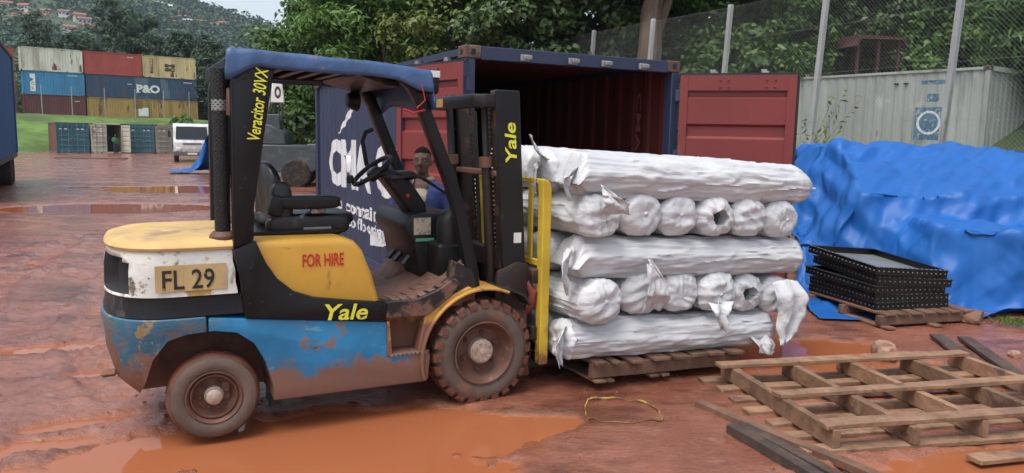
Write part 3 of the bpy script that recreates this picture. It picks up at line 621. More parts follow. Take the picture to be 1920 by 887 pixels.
# ---------------------------------------------------------------- stack on the terrace
SP = np.array([-54.3, 86.0]); SZ0 = 2.94
M_ochre = paint('ochre_paint', (.36, .235, .075), .55, extra=[((.50, .42, .30), 1.2, .66, .08)]); M_dred = paint('dark_red_paint', (.115, .035, .036), .63); M_po = paint('navy_paint', (.032, .065, .125), .57, extra=[((.10, .14, .20), .8, .56, .05, .1)])
M_cs = paint('bright_blue_paint', (.045, .20, .38), .61); M_cw = paint('chalk_white_paint', (.60, .58, .50), .55); M_cr2 = paint('faded_red_paint', (.36, .065, .050), .63); M_cream = paint('cream_paint', (.58, .45, .24), .57); M_ob = paint('orange_brown_paint', (.26, .07, .04), .6)
STK = [(0, 0, 6.06, M_dred, 'dark red container at the bottom left of the stack'), (6.2, 0, 12.19, M_ochre, 'long ochre container at the bottom right of the stack'),
       (0, 1, 6.06, M_cs, 'bright blue container with white letters in the middle of the stack'), (6.2, 1, 12.19, M_po, 'long navy container with large white letters in the stack'),
       (-.1, 2, 6.06, M_cw, 'chalky white container at the top left of the stack'), (6.1, 2, 6.06, M_cr2, 'faded red container in the middle of the top tier'), (12.25, 2, 6.06, M_cream, 'cream container with dark letters at the top right of the stack'),
       (-3.9, 0, 3.4, M_brick, 'brick red container end at the lower far left of the stack'), (-3.9, 1, 3.4, M_ob, 'orange brown container end in the middle far left of the stack'), (-3.9, 2, 3.4, M_ob, 'orange brown container end at the top far left of the stack')]
stk = {}
for (e, lv, L_, pm, lb) in STK:
    q_ = SP + RE * e - RN * 0 + RE * 0
    org = q_ + np.array([-math.sin(YR), math.cos(YR)]) * 2.44
    # local +y along the stack, local +x towards the viewer
    off = (2.2 if e < -3 else 0); org = org + RN * off
    stk[lb] = container('shipping_container', lb, (org[0], org[1], SZ0 + 2.595 * lv), YR - math.pi / 2, L_, pm, pm, 'containers stacked on the terrace')
    stk[lb]['L'] = L_
def face_text(c_, t, y0, z0, w, h, m_, bold=0, shear=0, up=False):
    L_ = 12.2
    if up: return lettering(t, m_, c_, (2.44 - .041, y0, z0), (0, 0, -1), (0, 1, 0), w, h, bold, lift=.02)
    return lettering(t, m_, c_, (2.44 - .041, y0, z0), (0, 1, 0), (0, 0, 1), w, h, bold, shear, lift=.02)
def small_marks(c_, y0, z0, w):
    mb = MB()
    for k in range(7): mb.box(2.402, 2.410, y0 + w * k / 7, y0 + w * (k + .62) / 7, z0, z0 + .10)
    tag(mb.build('small_marks', M_white, c_), kind='stuff')
cP = stk['long navy container with large white letters in the stack']
face_text(cP, 'P&O', 5.3, .72, 2.55, .95, M_white, .045)
sf = MB()
for y0_ in (5.27, 5.32):  pass
sf.box(2.405, 2.425, 5.22, 5.72, .72, .80); sf.box(2.405, 2.425, 5.22, 5.5, 1.59, 1.67); sf.build('lettering_serif', M_white, cP)
small_marks(cP, 10.6, 2.10, 1.0); small_marks(cP, 4.3, 1.60, .5)
cC = stk['bright blue container with white letters in the middle of the stack']
MB().box(2.402, 2.415, .72, 1.22, .35, 2.25).build('white_panel', M_white, cC); face_text(cC, 'C', .86, 1.05, .24, .30, M_dk, .01); face_text(cC, 'L', .86, .56, .24, .30, M_dk, .01); MB().prism([(.70, 1.85), (1.02, 1.72), (.98, 1.56), (.70, 1.36)], 'x', 2.41, 2.424).build('panel_notch', M_cs, cC); small_marks(cC, 4.4, 2.2, 1.0)
cM = stk['cream container with dark letters at the top right of the stack']
face_text(cM, 'M', 2.45, 1.3, 1.15, .40, M_dk, .08); face_text(cM, 'SC', 2.45, .80, 1.15, .42, M_dk, .08); MB().box(2.402, 2.412, .80, 1.12, .5, 2.2).build('dark_panel', M_dk, cM)
face_text(cM, 'MSC', .83, 2.1, 1.4, .22, M_cream, .04, up=True)
cR = stk['faded red container in the middle of the top tier']; small_marks(cR, 4.5, 2.1, .7)
cO = stk['long ochre container at the bottom right of the stack']
MB().box(2.402, 2.412, 5.4, 6.5, .55, 1.55).build('repair_patch', M_white, cO); MB().box(2.402, 2.414, 5.0, 5.85, 1.4, 2.3).build('repair_plate', paint('ochre_plate', (.30, .17, .05), .5), cO)
small_marks(stk['dark red container at the bottom left of the stack'], 5.0, 1.95, .5)
# fence poles standing along the foot of the stack
M_pole = mat('galvanised_pole', (.34, .35, .34), .55, .3, spots=[((.2, .16, .13), 6, .6, .1)])
for k, e in enumerate((1.6, 4.5, 7.8, 11.0, 14.1, 17.0)):
    p_ = SP + RE * e - RN * 1.6
    zb = 2.6
    pm = MB().tube([(0, 0, -.3), (0, 0, 3.9)], .055, 8); pm.box(-.06, .06, -.06, .06, 3.9, 3.93)
    po = pm.build('fence_pole', M_pole, loc=(p_[0], p_[1], zb)); tag(po, ['grey fence pole before the bright blue container, near its white letters', 'grey fence pole before the right half of the bright blue container', 'grey fence pole before the left end of the navy container', 'grey fence pole just left of the large white letters', 'grey fence pole just right of the large white letters', 'grey fence pole before the right end of the navy container'][k], 'pole', 'grey poles in front of the stack')
# ================================================================ VEHICLES IN THE YARD
M_glass = bpy.data.materials.new('window_glass'); M_glass.use_nodes = True; _b = M_glass.node_tree.nodes['Principled BSDF']; _b.inputs['Base Color'].default_value = (.02, .025, .03, 1); _b.inputs['Roughness'].default_value = .06
M_tyre = mat('tyre_rubber', (.022, .020, .019), .85, spots=[((.10, .05, .035), 6, .48, .2)], bump=.3)
M_chrome = mat('lamp_glass', (.7, .7, .68), .15)
M_truckw = mat('truck_white', (.66, .67, .66), .4, zdirt=((.25, .14, .09), .3, 1.0))
M_dkmet = mat('dark_metal', (.04, .042, .045), .55, .3, spots=[(RUST, 5, .62, .1), (MUDDRY, 3, .62, .14)], bump=.2)
def wheel(parent, c, r, w, axis='y', rimm=None, n=28):
    o = MB().lathe([(r * .55, -w / 2), (r * .9, -w / 2), (r, -w * .36), (r, w * .36), (r * .9, w / 2), (r * .55, w / 2)], c, axis, n).build('wheel', M_tyre, parent)
    MB().lathe([(.02, -w * .30), (r * .30, -w * .34), (r * .50, -w * .18), (r * .57, -w * .47), (r * .57, w * .47), (r * .50, w * .18), (r * .30, w * .34), (.02, w * .30)], c, axis, n).build('rim', rimm or M_steel, o)
    return o
# white truck
tr = empty('white_truck', (-20.4, 49.0, -.17), R(24), 'white cab truck parked in front of the low container row', 'truck')
mb = MB().prism([(0, .62), (0, 1.25), (.10, 1.40), (.30, 2.30), (.45, 2.42), (1.55, 2.45), (1.6, .62)], 'x', -1.08, 1.08); mb.build('cab', M_truckw, tr, bevel=.05, seg=2)
MB().grid([[(-.95, .105, 1.45), (-.90, .30, 2.24)], [(.95, .105, 1.45), (.90, .30, 2.24)]]).build('windscreen', M_glass, tr).location.y = -.028
for s in (-1, 1):
    MB().box(s * 1.075 - .012, s * 1.075 + .012, .45, 1.35, 1.45, 2.2).build('side_window', M_glass, tr)
    MB().box(s * .82 - .16, s * .82 + .16, -.07, .02, .72, .92).build('headlight', M_chrome, tr, bevel=.02)
    mm = MB(); mm.tube([(s * 1.08, .2, 2.1), (s * 1.3, .1, 2.1), (s * 1.3, .1, 1.6)], .018, 6); mm.box(s * 1.3 - .09, s * 1.3 + .09, .07, .12, 1.55, 1.95); mm.build('mirror', M_dkmet, tr)
    MB().tube([(s * .15, .07, 1.40), (s * .15 + .45, .16, 1.70)], .012, 5).build('wiper', M_dkmet, tr)
g_ = MB()
for z in (1.10, 1.18): g_.box(-.55, .55, -.02, .02, z, z + .035)
g_.build('grille', M_dkmet, tr); MB().box(-1.06, 1.06, -.10, .12, .42, .68).build('bumper', mat('bumper_grey', (.12, .12, .12), .6), tr, bevel=.03)
MB().box(-.28, .28, -.112, -.10, .48, .60).build('number_plate', M_white, tr)
for s in (-1, 1): wheel(tr, (s * .92, .75, .45), .47, .28, 'x')
for s in (-1, 1): wheel(tr, (s * .92, 4.2, .45), .47, .30, 'x')
MB().box(-1.15, 1.15, 1.75, 5.6, .80, 1.0).build('load_bed', M_dkmet, tr)
for s in (-1, 1): MB().box(s * 1.13 - .02, s * 1.13 + .02, 1.75, 5.6, 1.0, 1.55).build('side_board', mat('bed_board', (.10, .08, .07), .7), tr)
MB().box(-.4, .4, .9, 5.5, .55, .80).build('chassis', M_dkmet, tr)
# blue box truck at the left edge
bt = empty('box_truck', (-17.3, 26.9, -.07), R(30), 'tall blue box truck cut off by the left edge of the picture', 'truck')
M_bt = paint('box_truck_blue', (.018, .105, .30), .70); mb = MB(); Lb = 8.2
corr_panel(mb, .05, Lb, 1.0, 4.2, lambda s, d, z: (-.03 + d * .8, -s, z)); mb.build('side_wall', M_bt, bt, smooth=False)
MB().box(-2.5, -.03, -.02, .0, 1.0, 4.2).build('rear_wall', M_bt, bt); MB().box(-2.48, -.03, -Lb, -Lb + .03, 1.0, 4.2).build('front_wall', M_bt, bt); MB().prism([(-Lb - 1.9, .7), (-Lb - 1.9, 1.6), (-Lb - 1.6, 2.7), (-Lb - .1, 2.8), (-Lb - .1, .7)], 'x', -2.45, -.05).build('cab', M_bt, bt, bevel=.06); MB().box(-2.3, -.2, -Lb - 1.93, -Lb - 1.72, 1.7, 2.45).build('windscreen', M_glass, bt); MB().box(-2.52, .01, -Lb - .02, .02, 4.2, 4.28).build('roof', M_dkmet, bt); MB().box(-2.5, .0, -Lb, 0, .86, 1.0).build('floor_frame', M_dkmet, bt); MB().box(-2.52, -2.48, -Lb, 0, 1.0, 4.2).build('side_wall', M_bt, bt)
MB().box(-.04, .02, -.06, .02, 1.0, 4.2).build('corner_post', M_bt, bt)
for yw in (-1.2, -2.4): wheel(bt, (-.35, yw, .5), .52, .55, 'x'); wheel(bt, (-2.1, yw, .5), .52, .55, 'x')
MB().box(-.3, -.26, -.62, -.58, .2, .86).box(-1.4, -.9, -7, -.2, .6, .86).build('chassis', M_dkmet, bt); MB().box(-.6, -.1, -.52, -.49, .15, .82).build('mud_flap', M_rubber, bt)
# mobile crane with its boom, beyond the forklift
cr = empty('mobile_crane', (-8.4, 27.6, -.08), R(8), 'dark mobile crane with a white boom seen behind the forklift rear post', 'crane')
M_crane = mat('crane_grey', (.05, .065, .07), .5, spots=[((.11, .12, .12), 3, .55, .15), (RUST, 5, .66, .08)], bump=.15)
MB().prism([(-1.9, .55), (-1.9, 1.25), (-.6, 1.45), (1.2, 1.45), (1.45, 1.2), (1.45, .62), (1.2, .5)], 'y', -1.2, 1.2).build('carrier_body', M_crane, cr, bevel=.04)
MB().prism([(-1.2, 1.45), (-1.1, 2.0), (-.2, 2.15), (.35, 1.9), (.4, 1.45)], 'y', -1.0, 1.0).build('turntable', M_crane, cr, bevel=.04)
bm_ = MB(); bm_.prism([(-.55, 1.9), (-.95, 1.95), (-.62, 3.0), (-.55, 4.3), (-.2, 4.3), (-.22, 2.9)], 'y', -.25, .25); bm_.build('boom_base', M_white, cr, bevel=.03)
jb = MB(); jb.prism([(-.18, 2.9), (-.12, 3.6), (.0, 3.95), (.22, 3.6), (.28, 2.9)], 'y', -.42, -.30); jb.build('boom_head', M_white, cr, bevel=.03)
lettering('O', M_dk, cr, (-.04, -.425, 3.05), (1, 0, 0), (0, 0, 1), .22, .42, .05)
for x in (-.05, .10, .22): MB().tube([(x - .05, -.36, 1.6), (x, -.36, 2.95)], .035, 6).build('boom_cable', M_dkmet, cr)
MB().box(-.35, .15, -.55, -.35, 1.6, 2.5).build('winch_housing', M_crane, cr, bevel=.03)
for x in (-1.3, .75): wheel(cr, (x, -1.05, .48), .5, .4, 'y'); wheel(cr, (x, 1.05, .48), .5, .4, 'y')
MB().box(1.1, 1.75, -1.1, -.5, 1.15, 1.5).build('tool_box', M_crane, cr, bevel=.04)
# green lorry glimpsed beside the terrace
gp = row_pt(10.2, 20); gr = empty('green_lorry', (gp[0] + 8.3, gp[1] + 7, 3.2), R(20), 'green lorry glimpsed between the stack and the forklift mesh stack', 'lorry')
M_gr = mat('lorry_green', (.03, .22, .11), .5); MB().prism([(0, .5), (0, 1.6), (.25, 2.6), (2.2, 2.7), (2.2, .5)], 'x', -1.2, 1.2).build('cab', M_gr, gr, bevel=.06)
MB().box(-1.0, 1.0, -.02, .02, 1.55, 1.75).box(-.95, .95, .14, .18, 1.9, 2.4).build('windscreen', M_glass, gr); MB().box(-1.2, 1.2, 2.4, 7, .7, 1.9).build('load_body', M_gr, gr)
for s in (-1, 1): wheel(gr, (s * 1.0, 1.0, .45), .5, .3, 'x'); wheel(gr, (s * 1.0, 5.6, .45), .5, .3, 'x')
# green bush at the foot of the stack
bp_ = row_pt(12.5, 12.5); tree('round_bush', 'round green bush on the bank above the white truck', 'bush', (bp_[0], bp_[1], 1.6), [(bp_[0], bp_[1], 2.3, 1.5, 1.4, 1.0), (bp_[0] + 1.5, bp_[1] + 1, 2.0, 1.2, 1.1, .7)], 201, 70, 70, .45, .28, .16, M_leafE, .12, limbs=2)
# houses on the far hill
HP = [(-318, 510), (-295, 468), (-293, 456), (-303, 508), (-285, 514), (-299, 522), (-260, 480), (-291, 474), (-316, 622), (-311, 626), (-305, 630), (-298, 634), (-290, 638), (-283, 642), (-253, 578), (-259, 610), (-249, 598), (-243, 608), (-234, 610), (-232, 622), (-267, 470), (-274, 500), (-323, 500), (-292, 486)]
rng = random.Random(4)
M_hw = [mat('house_wall_white', (.62, .60, .56), .8), mat('house_wall_cream', (.50, .42, .32), .8), mat('house_wall_grey', (.42, .42, .42), .8)]; M_hr = [mat('roof_tile_red', (.32, .10, .06), .8), mat('roof_tile_brown', (.22, .10, .08), .8), mat('roof_pale', (.55, .54, .52), .7)]
# what tells them apart in the picture: place on the hill, left to right, and wall / roof colour
order = sorted(range(len(HP)), key=lambda i: HP[i][0] / HP[i][1])
names = {}
for rank, i in enumerate(order): names[i] = rank
ords = ['first', 'second', 'third', 'fourth', 'fifth', 'sixth', 'seventh', 'eighth', 'ninth', 'tenth', 'eleventh', 'twelfth', 'thirteenth', 'fourteenth', 'fifteenth', 'sixteenth', 'seventeenth', 'eighteenth', 'nineteenth', 'twentieth', 'twenty-first', 'twenty-second', 'twenty-third', 'twenty-fourth']
for i, (x, y) in enumerate(HP):
    w, d, h = rng.uniform(5, 8.5), rng.uniform(4, 6), rng.uniform(2.4, 4.0); wi, ri = rng.randrange(3), rng.choice([0, 0, 0, 1, 2]) if not 8 <= i <= 13 else 2
    z = float(hill_z(np.array(x), np.array(y))) + .8
    h_ = empty('hill_house', (x, y, z), R(rng.uniform(5, 50)), ['white', 'cream', 'grey'][wi] + '-walled house with ' + ['red', 'brown', 'pale'][ri] + ' roof on the far hill, ' + ords[names[i]] + ' from the left', 'house', 'houses on the far hill')
    MB().box(-w / 2, w / 2, -d / 2, d / 2, -5, h).build('wall', M_hw[wi], h_)
    MB().prism([(-d / 2 - .7, h), (0, h + 1.5), (d / 2 + .7, h)], 'x', -w / 2 - .6, w / 2 + .6).build('roof', M_hr[ri], h_)
    for k in range(3): MB().box(-w / 2 + w * (k + .5) / 3 - .6, -w / 2 + w * (k + .5) / 3 + .6, -d / 2 - .05, -d / 2 + .02, h * .35, h * .75).build('window', M_glass, h_)
# chain-link fence on the right
FP = [(.9, 27.9), (2.28, 25.3), (3.72, 22.75), (5.24, 20.2), (6.58, 17.4), (7.93, 14.5), (9.3, 11.6), (10.7, 8.8)]
fe = empty('chain_link_fence', (FP[4][0], FP[4][1], 1.1), 0, 'tall chain-link fence on grey posts running behind the blue tarpaulin and containers', 'fence')
M_post = mat('fence_post_grey', (.40, .41, .40), .7, var=.15, spots=[((.25, .24, .22), 4, .58, .12)], bump=.2); M_wire = mat('fence_wire', (.27, .285, .285), .5, .3)
b0 = np.array([FP[4][0], FP[4][1], 1.1]); HT = 4.15
for k, (x, y) in enumerate(FP):
    MB().prism([(-.055, -.055), (.055, -.055), (.055, .055), (-.055, .055)], 'z', 0, 1).build('post', M_post, fe, bevel=.008)
for c, (x, y) in zip([c for c in fe.children if c.name.startswith('post')], FP):
    hh = HT + (.9 if (x, y) in (FP[4], FP[5], FP[6]) else 0)
    c.location = (x - b0[0], y - b0[1], -1.0); c.scale = (1, 1, hh + 1.0); c.rotation_euler = (R(1.2), R(2.2), R(27))
for (x0, y0), (x1, y1) in zip(FP[:-1], FP[1:]):
    l = math.hypot(x1 - x0, y1 - y0); ux, uy = (x1 - x0) / l, (y1 - y0) / l; mb = MB(); pitch = .085; H0 = HT - .12; w = .0021
    def P3(s, z, o_): return (x0 - b0[0] + ux * s - uy * o_, y0 - b0[1] + uy * s + ux * o_, z)
    k = -int(H0 / pitch) - 1
    while k * pitch < l:
        for sg in (1, -1):
            s0 = k * pitch if sg == 1 else k * pitch + H0; za = .0; s1 = s0 + sg * H0; zb = H0
            # clip to the bay
            t0, t1 = 0., 1.
            for a, bnd in ((0., 0), (l, 1)):
                ds = s1 - s0; t = (a - s0) / ds
                if (ds > 0) == (bnd == 0): t0 = max(t0, t)
                else: t1 = min(t1, t)
            if t1 - t0 > .01:
                A = (s0 + (s1 - s0) * t0, za + (zb - za) * t0); B = (s0 + (s1 - s0) * t1, za + (zb - za) * t1)
                mb.tube([P3(*A, sg * .002), P3(*B, sg * .002)], w, 3, False)
        k += 1
    mb.build('wire_mesh', M_wire, fe, smooth=False)
    sw = MB()
    for z in (.1, 1.15, 2.2, 3.2, H0): sw.tube([P3(0, z, .008), P3(l, z, .008)], .0028, 4, False)
    sw.build('straining_wires', M_wire, fe, smooth=False)
# small rusty shelter on the slope
sh = empty('roofed_shelter', (11.65, 26.2, 3.3), R(12), 'small open shelter with a rusty red-brown roof above the grey container', 'shelter')
M_rr = mat('rusty_roof', (.085, .035, .030), .75, bump=.3)
MB().prism([(-.95, 1.62), (-.80, 1.92), (.85, 1.95), (1.0, 1.68), (.95, 1.64), (.8, 1.88), (-.76, 1.85), (-.88, 1.60)], 'y', -.8, .8).build('roof', M_rr, sh)
rf = MB()
for y_ in np.linspace(-.75, .75, 9): rf.box(-.9, .95, y_ - .02, y_ + .02, 1.92, 1.97)
rf.build('roof_ribs', M_rr, sh)
for x_ in (-.75, 0., .75):
    for y_ in (-.65, .65): MB().box(x_ - .04, x_ + .04, y_ - .04, y_ + .04, -.6, 1.86).build('post', M_rr, sh)
MB().box(-.1, .7, -.3, .3, .0, .75).build('water_tank', M_white, sh, bevel=.05)
MB().box(-.9, .9, -.75, .75, -.6, .0).build('base_slab', mat('slab_grey', (.3, .29, .27), .9), sh)
# ================================================================ FORKLIFT  (local x forwards, y away from the camera, z up)
FK = empty('forklift_truck', (-.44, 5.45, 0), R(27.5), 'muddy yellow, black and blue forklift truck carrying the white rolls', 'forklift')
DM = (.17, .075, .05)
M_fblue = mat('fork_blue', (.018, .175, .36), .42, var=.18, vs=3, zdirt=((.20, .105, .075), .24, .52), spots=[((.06, .15, .22), 2.6, .52, .14), ((.20, .12, .08), 4, .57, .08), ((.10, .06, .045), 3, .62, .06, 2.5), ((.30, .24, .12), 9, .68, .04), ((.02, .02, .02), 14, .68, .05), ((.12, .26, .36), 5, .6, .08, 3.), ((.05, .10, .15), 11, .64, .06, 4.)], bump=.12, bs=30)
M_fcw = mat('fork_blue_worn', (.035, .13, .21), .6, var=.2, vs=4, zdirt=((.19, .10, .07), .30, .66), spots=[((.12, .12, .10), 4, .47, .12), ((.26, .19, .09), 9, .57, .06), ((.17, .08, .05), 3, .50, .12)], bump=.35, bs=22)
M_fyel = mat('fork_yellow', (.58, .32, .045), .42, var=.08, vs=3, spots=[((.40, .22, .06), 3, .56, .16), ((.10, .07, .04), 18, .66, .04), ((.30, .16, .06), 7, .62, .1, .4)], bump=.06, bs=40)
M_fyelm = mat('fork_yellow_muddy', (.50, .27, .05), .6, var=.12, vs=4, zdirt=((.20, .09, .055), .40, .80), spots=[((.20, .09, .05), 5, .52, .14)], bump=.2)
M_fcap = mat('fork_yellow_faded', (.58, .39, .15), .6, var=.12, vs=3, spots=[((.42, .28, .15), 4, .52, .15), ((.16, .09, .06), 11, .64, .05), ((.30, .20, .12), 2.2, .56, .14)], bump=.12)
M_fwhite = mat('fork_white_worn', (.62, .61, .56), .55, var=.10, vs=3, spots=[((.40, .38, .32), 3, .54, .14, 2.0), ((.14, .10, .07), 5, .57, .07), ((.38, .25, .08), 4, .59, .05), ((.22, .20, .18), 9, .58, .08, .3), ((.05, .045, .04), 13, .64, .04)], bump=.25, bs=18)
M_fblk = mat('fork_black', (.009, .0095, .011), .34, var=.25, vs=4, spots=[((.05, .048, .046), 6, .62, .06, .4), ((.13, .08, .06), 10, .67, .05), ((.16, .16, .16), 24, .69, .03, .3)], spec=.3, bump=.12, bs=30)
M_fblkm = mat('fork_black_muddy', (.012, .012, .013), .5, var=.25, vs=4, zdirt=((.17, .085, .06), .45, .95), spots=[((.15, .08, .055), 6, .58, .10)], bump=.2)
M_plast = mat('black_plastic', (.011, .0115, .0125), .45, spec=.35, var=.15, spots=[((.09, .075, .065), 6, .63, .12)], bump=.1, bs=60)
M_vinyl = mat('seat_vinyl', (.012, .0125, .014), .33, var=.2, spots=[((.06, .058, .055), 5, .6, .12)], bump=.12, bs=90)
M_floor = mat('muddy_floor', (.17, .09, .062), .7, var=.25, vs=5, spots=[((.06, .045, .04), 4, .55, .15)], bump=.5, bs=18)
M_mudty = mat('muddy_tyre', (.15, .066, .044), .75, var=.25, vs=5, spots=[((.050, .040, .036), 4, .53, .16), ((.22, .11, .075), 8, .6, .1)], bump=.4, bs=30)
M_tread = mat('muddy_tread', (.14, .052, .032), .5, var=.25, vs=6, spots=[((.05, .032, .026), 7, .55, .12)], bump=.5, bs=30)
M_sidew = mat('tyre_sidewall', (.125, .088, .070), .75, var=.2, vs=4, spots=[((.19, .095, .062), 5, .55, .12), ((.05, .042, .038), 6, .62, .1)], bump=.2)
M_rim = mat('muddy_rim', (.13, .060, .040), .6, var=.25, vs=7, spots=[((.06, .045, .036), 6, .56, .14), ((.22, .13, .09), 10, .62, .1)], bump=.3)
M_hubw = mat('pale_hub', (.42, .33, .27), .5, .2, spots=[((.20, .11, .07), 9, .55, .12)], bump=.3)
M_tarpb = mat('canopy_blue', (.045, .100, .225), .42, var=.22, vs=3, spots=[((.11, .16, .32), 3, .56, .15), ((.20, .13, .10), 5, .66, .08)], bump=.25, bs=25)
M_ylet = mat('yellow_lettering', (.72, .72, .06), .5, var=.05, spots=[((.10, .10, .05), 22, .62, .05)])
M_rlet = mat('red_lettering', (.50, .02, .02), .5, spots=[((.52, .28, .05), 26, .64, .05)])
M_klet = mat('black_lettering', (.02, .02, .02), .6, spots=[((.32, .25, .14), 24, .62, .05)])
M_mast = mat('mast_black', (.010, .010, .011), .42, .2, var=.3, vs=4, zdirt=((.13, .066, .045), .35, .85), spots=[((.06, .055, .05), 6, .62, .1, .4), ((.16, .09, .06), 12, .70, .05)], bump=.12)
M_mastm = mat('mast_greasy', (.035, .025, .022), .5, .3, spots=[((.13, .065, .042), 5, .54, .12)], bump=.25)
def cw_plan(off=0., w=.57, xf=-1.50, rx=.41, xc=-1.80, n=44, ex=2.7):
    x2 = min(xc + .12, xf - .02); pts = [(xf, -w + off), (x2, -w + off)]
    for t in np.linspace(-math.pi / 2, math.pi / 2, n):
        c, s = abs(math.cos(t)), math.sin(t); pts.append((xc - (rx - off) * c ** (2 / ex), (w - off) * math.copysign(abs(s) ** (2 / ex), s)))
    pts += [(x2, w - off), (xf, w - off)]
    return pts
def loft(levels, close=True):
    mb = MB(); n = len(levels[0][0]); vs = [(x, y, z) for pl, z in levels for x, y in pl]; k = len(levels)
    fs = [(i * n + j, i * n + (j + 1) % n, (i + 1) * n + (j + 1) % n, (i + 1) * n + j) for i in range(k - 1) for j in range(n)] + [tuple(range(n)), tuple(range((k - 1) * n, k * n))]
    return mb.add(vs, fs)
ARCH = [(-2.04, .05), (-2.035, .30), (-1.975, .52), (-1.90, .625), (-1.80, .655), (-1.66, .662), (-1.54, .64), (-1.45, .57), (-1.39, .46), (-1.345, .30), (-1.335, .05)]
arch_n = lambda: MB().prism(ARCH, 'y', -.75, -.20); arch_f = lambda: MB().prism(ARCH, 'y', .20, .75)
lower = loft([(cw_plan(.14, xf=-1.70), .26), (cw_plan(.05, xf=-1.70), .36), (cw_plan(.008, xf=-1.70), .52), (cw_plan(-.004, xf=-1.70), .66), (cw_plan(-.012, xf=-1.70), .70), (cw_plan(-.008, xf=-1.70), .745)]).build('counterweight', M_fcw, FK, bevel=.006)
boolean_cut(lower, [arch_n(), arch_f()]); lower['label'] = 'blue painted lower counterweight caked with mud'
band = loft([(cw_plan(.0, xf=-1.49), .748), (cw_plan(.012, xf=-1.49), .80), (cw_plan(.016, xf=-1.49), .862)]).build('black_band', M_fblk, FK, bevel=.004)
upper = loft([(cw_plan(.010, xf=-1.53), .864), (cw_plan(.012, xf=-1.53), .880), (cw_plan(.013, xf=-1.54), .93), (cw_plan(.014, xf=-1.54), 1.0), (cw_plan(.022, xf=-1.55), 1.05), (cw_plan(.028, xf=-1.55), 1.075), (cw_plan(.035, xf=-1.55), 1.112)]).build('upper_counterweight', [M_fwhite, M_black], FK)
bm = bmesh.new(); bm.from_mesh(upper.data)   # moulded hollow in the rear quarter
def in_hollow(f):
    c = f.calc_center_median(); return c.x < -2.07 and -.56 < c.y < -.03 and .880 < c.z < (1.075 if c.x < -2.10 else 1.05) and abs(f.normal.z) < .6
for sg in (1, -1):
    fs = [f for f in bm.faces if c_ok(f, sg)] if False else [f for f in bm.faces if in_hollow(f)] if sg == 1 else []
    if fs:
        r = bmesh.ops.extrude_face_region(bm, geom=fs); vs = [v for v in r['geom'] if isinstance(v, bmesh.types.BMVert)]
        for v in vs: d = Vector((v.co.x + 1.85, v.co.y + .05, 0)).normalized(); v.co -= d * .075
        for v in vs:
            for f in v.link_faces: f.material_index = 1
        bmesh.ops.delete(bm, geom=fs, context='FACES')
bmesh.ops.recalc_face_normals(bm, faces=bm.faces); bm.to_mesh(upper.data); bm.free()
loft([(cw_plan(.025, xf=-1.46), 1.114), (cw_plan(.018, xf=-1.46), 1.130), (cw_plan(.030, xf=-1.46), 1.152), (cw_plan(.075, xf=-1.46, ), 1.166), (cw_plan(.22, xf=-1.46), 1.176)]).build('counterweight_cap', M_fcap, FK, ang=50)
MB().box(-2.235, -2.15, -.28, -.22, .375, .41).build('tow_pin', M_fyelm, FK, bevel=.015)
# lower body
body = MB().prism([(-1.69, .738), (-.672, .622), (-.655, .605), (-.655, .405), (-.385, .405), (-.372, .38), (-.385, .225), (-.40, .205), (-1.33, .212), (-1.69, .26)], 'y', -.575, .575).build('lower_body', M_fblue, FK, bevel=.012, seg=2)
boolean_cut(body, [arch_n(), arch_f()]); body['label'] = 'bright blue lower side panel, muddy along its bottom'
MB().box(-1.93, -1.36, -.21, .21, .30, .62).build('axle_housing', M_rim, FK); MB().box(-1.62, -1.58, -.50, .50, .24, .34).build('steer_axle', M_rim, FK)
# step well
MB().box(-.652, -.36, -.42, -.40, .41, .635).build('step_panel', M_fyelm, FK); MB().prism([(-.662, .622), (-.648, .62), (-.630, .415), (-.648, .405), (-.662, .405)], 'y', -.580, -.40).build('step_edge', M_fyelm, FK)
stp = MB().box(-.645, -.385, -.582, -.40, .398, .412).build('step', M_floor, FK, bevel=.003)
tt = MB()
for k in range(9): tt.box(-.640 + k * .028, -.626 + k * .028, -.588, -.582, .396, .410)
tag(tt.build('step_teeth', M_steel, stp), kind='stuff')
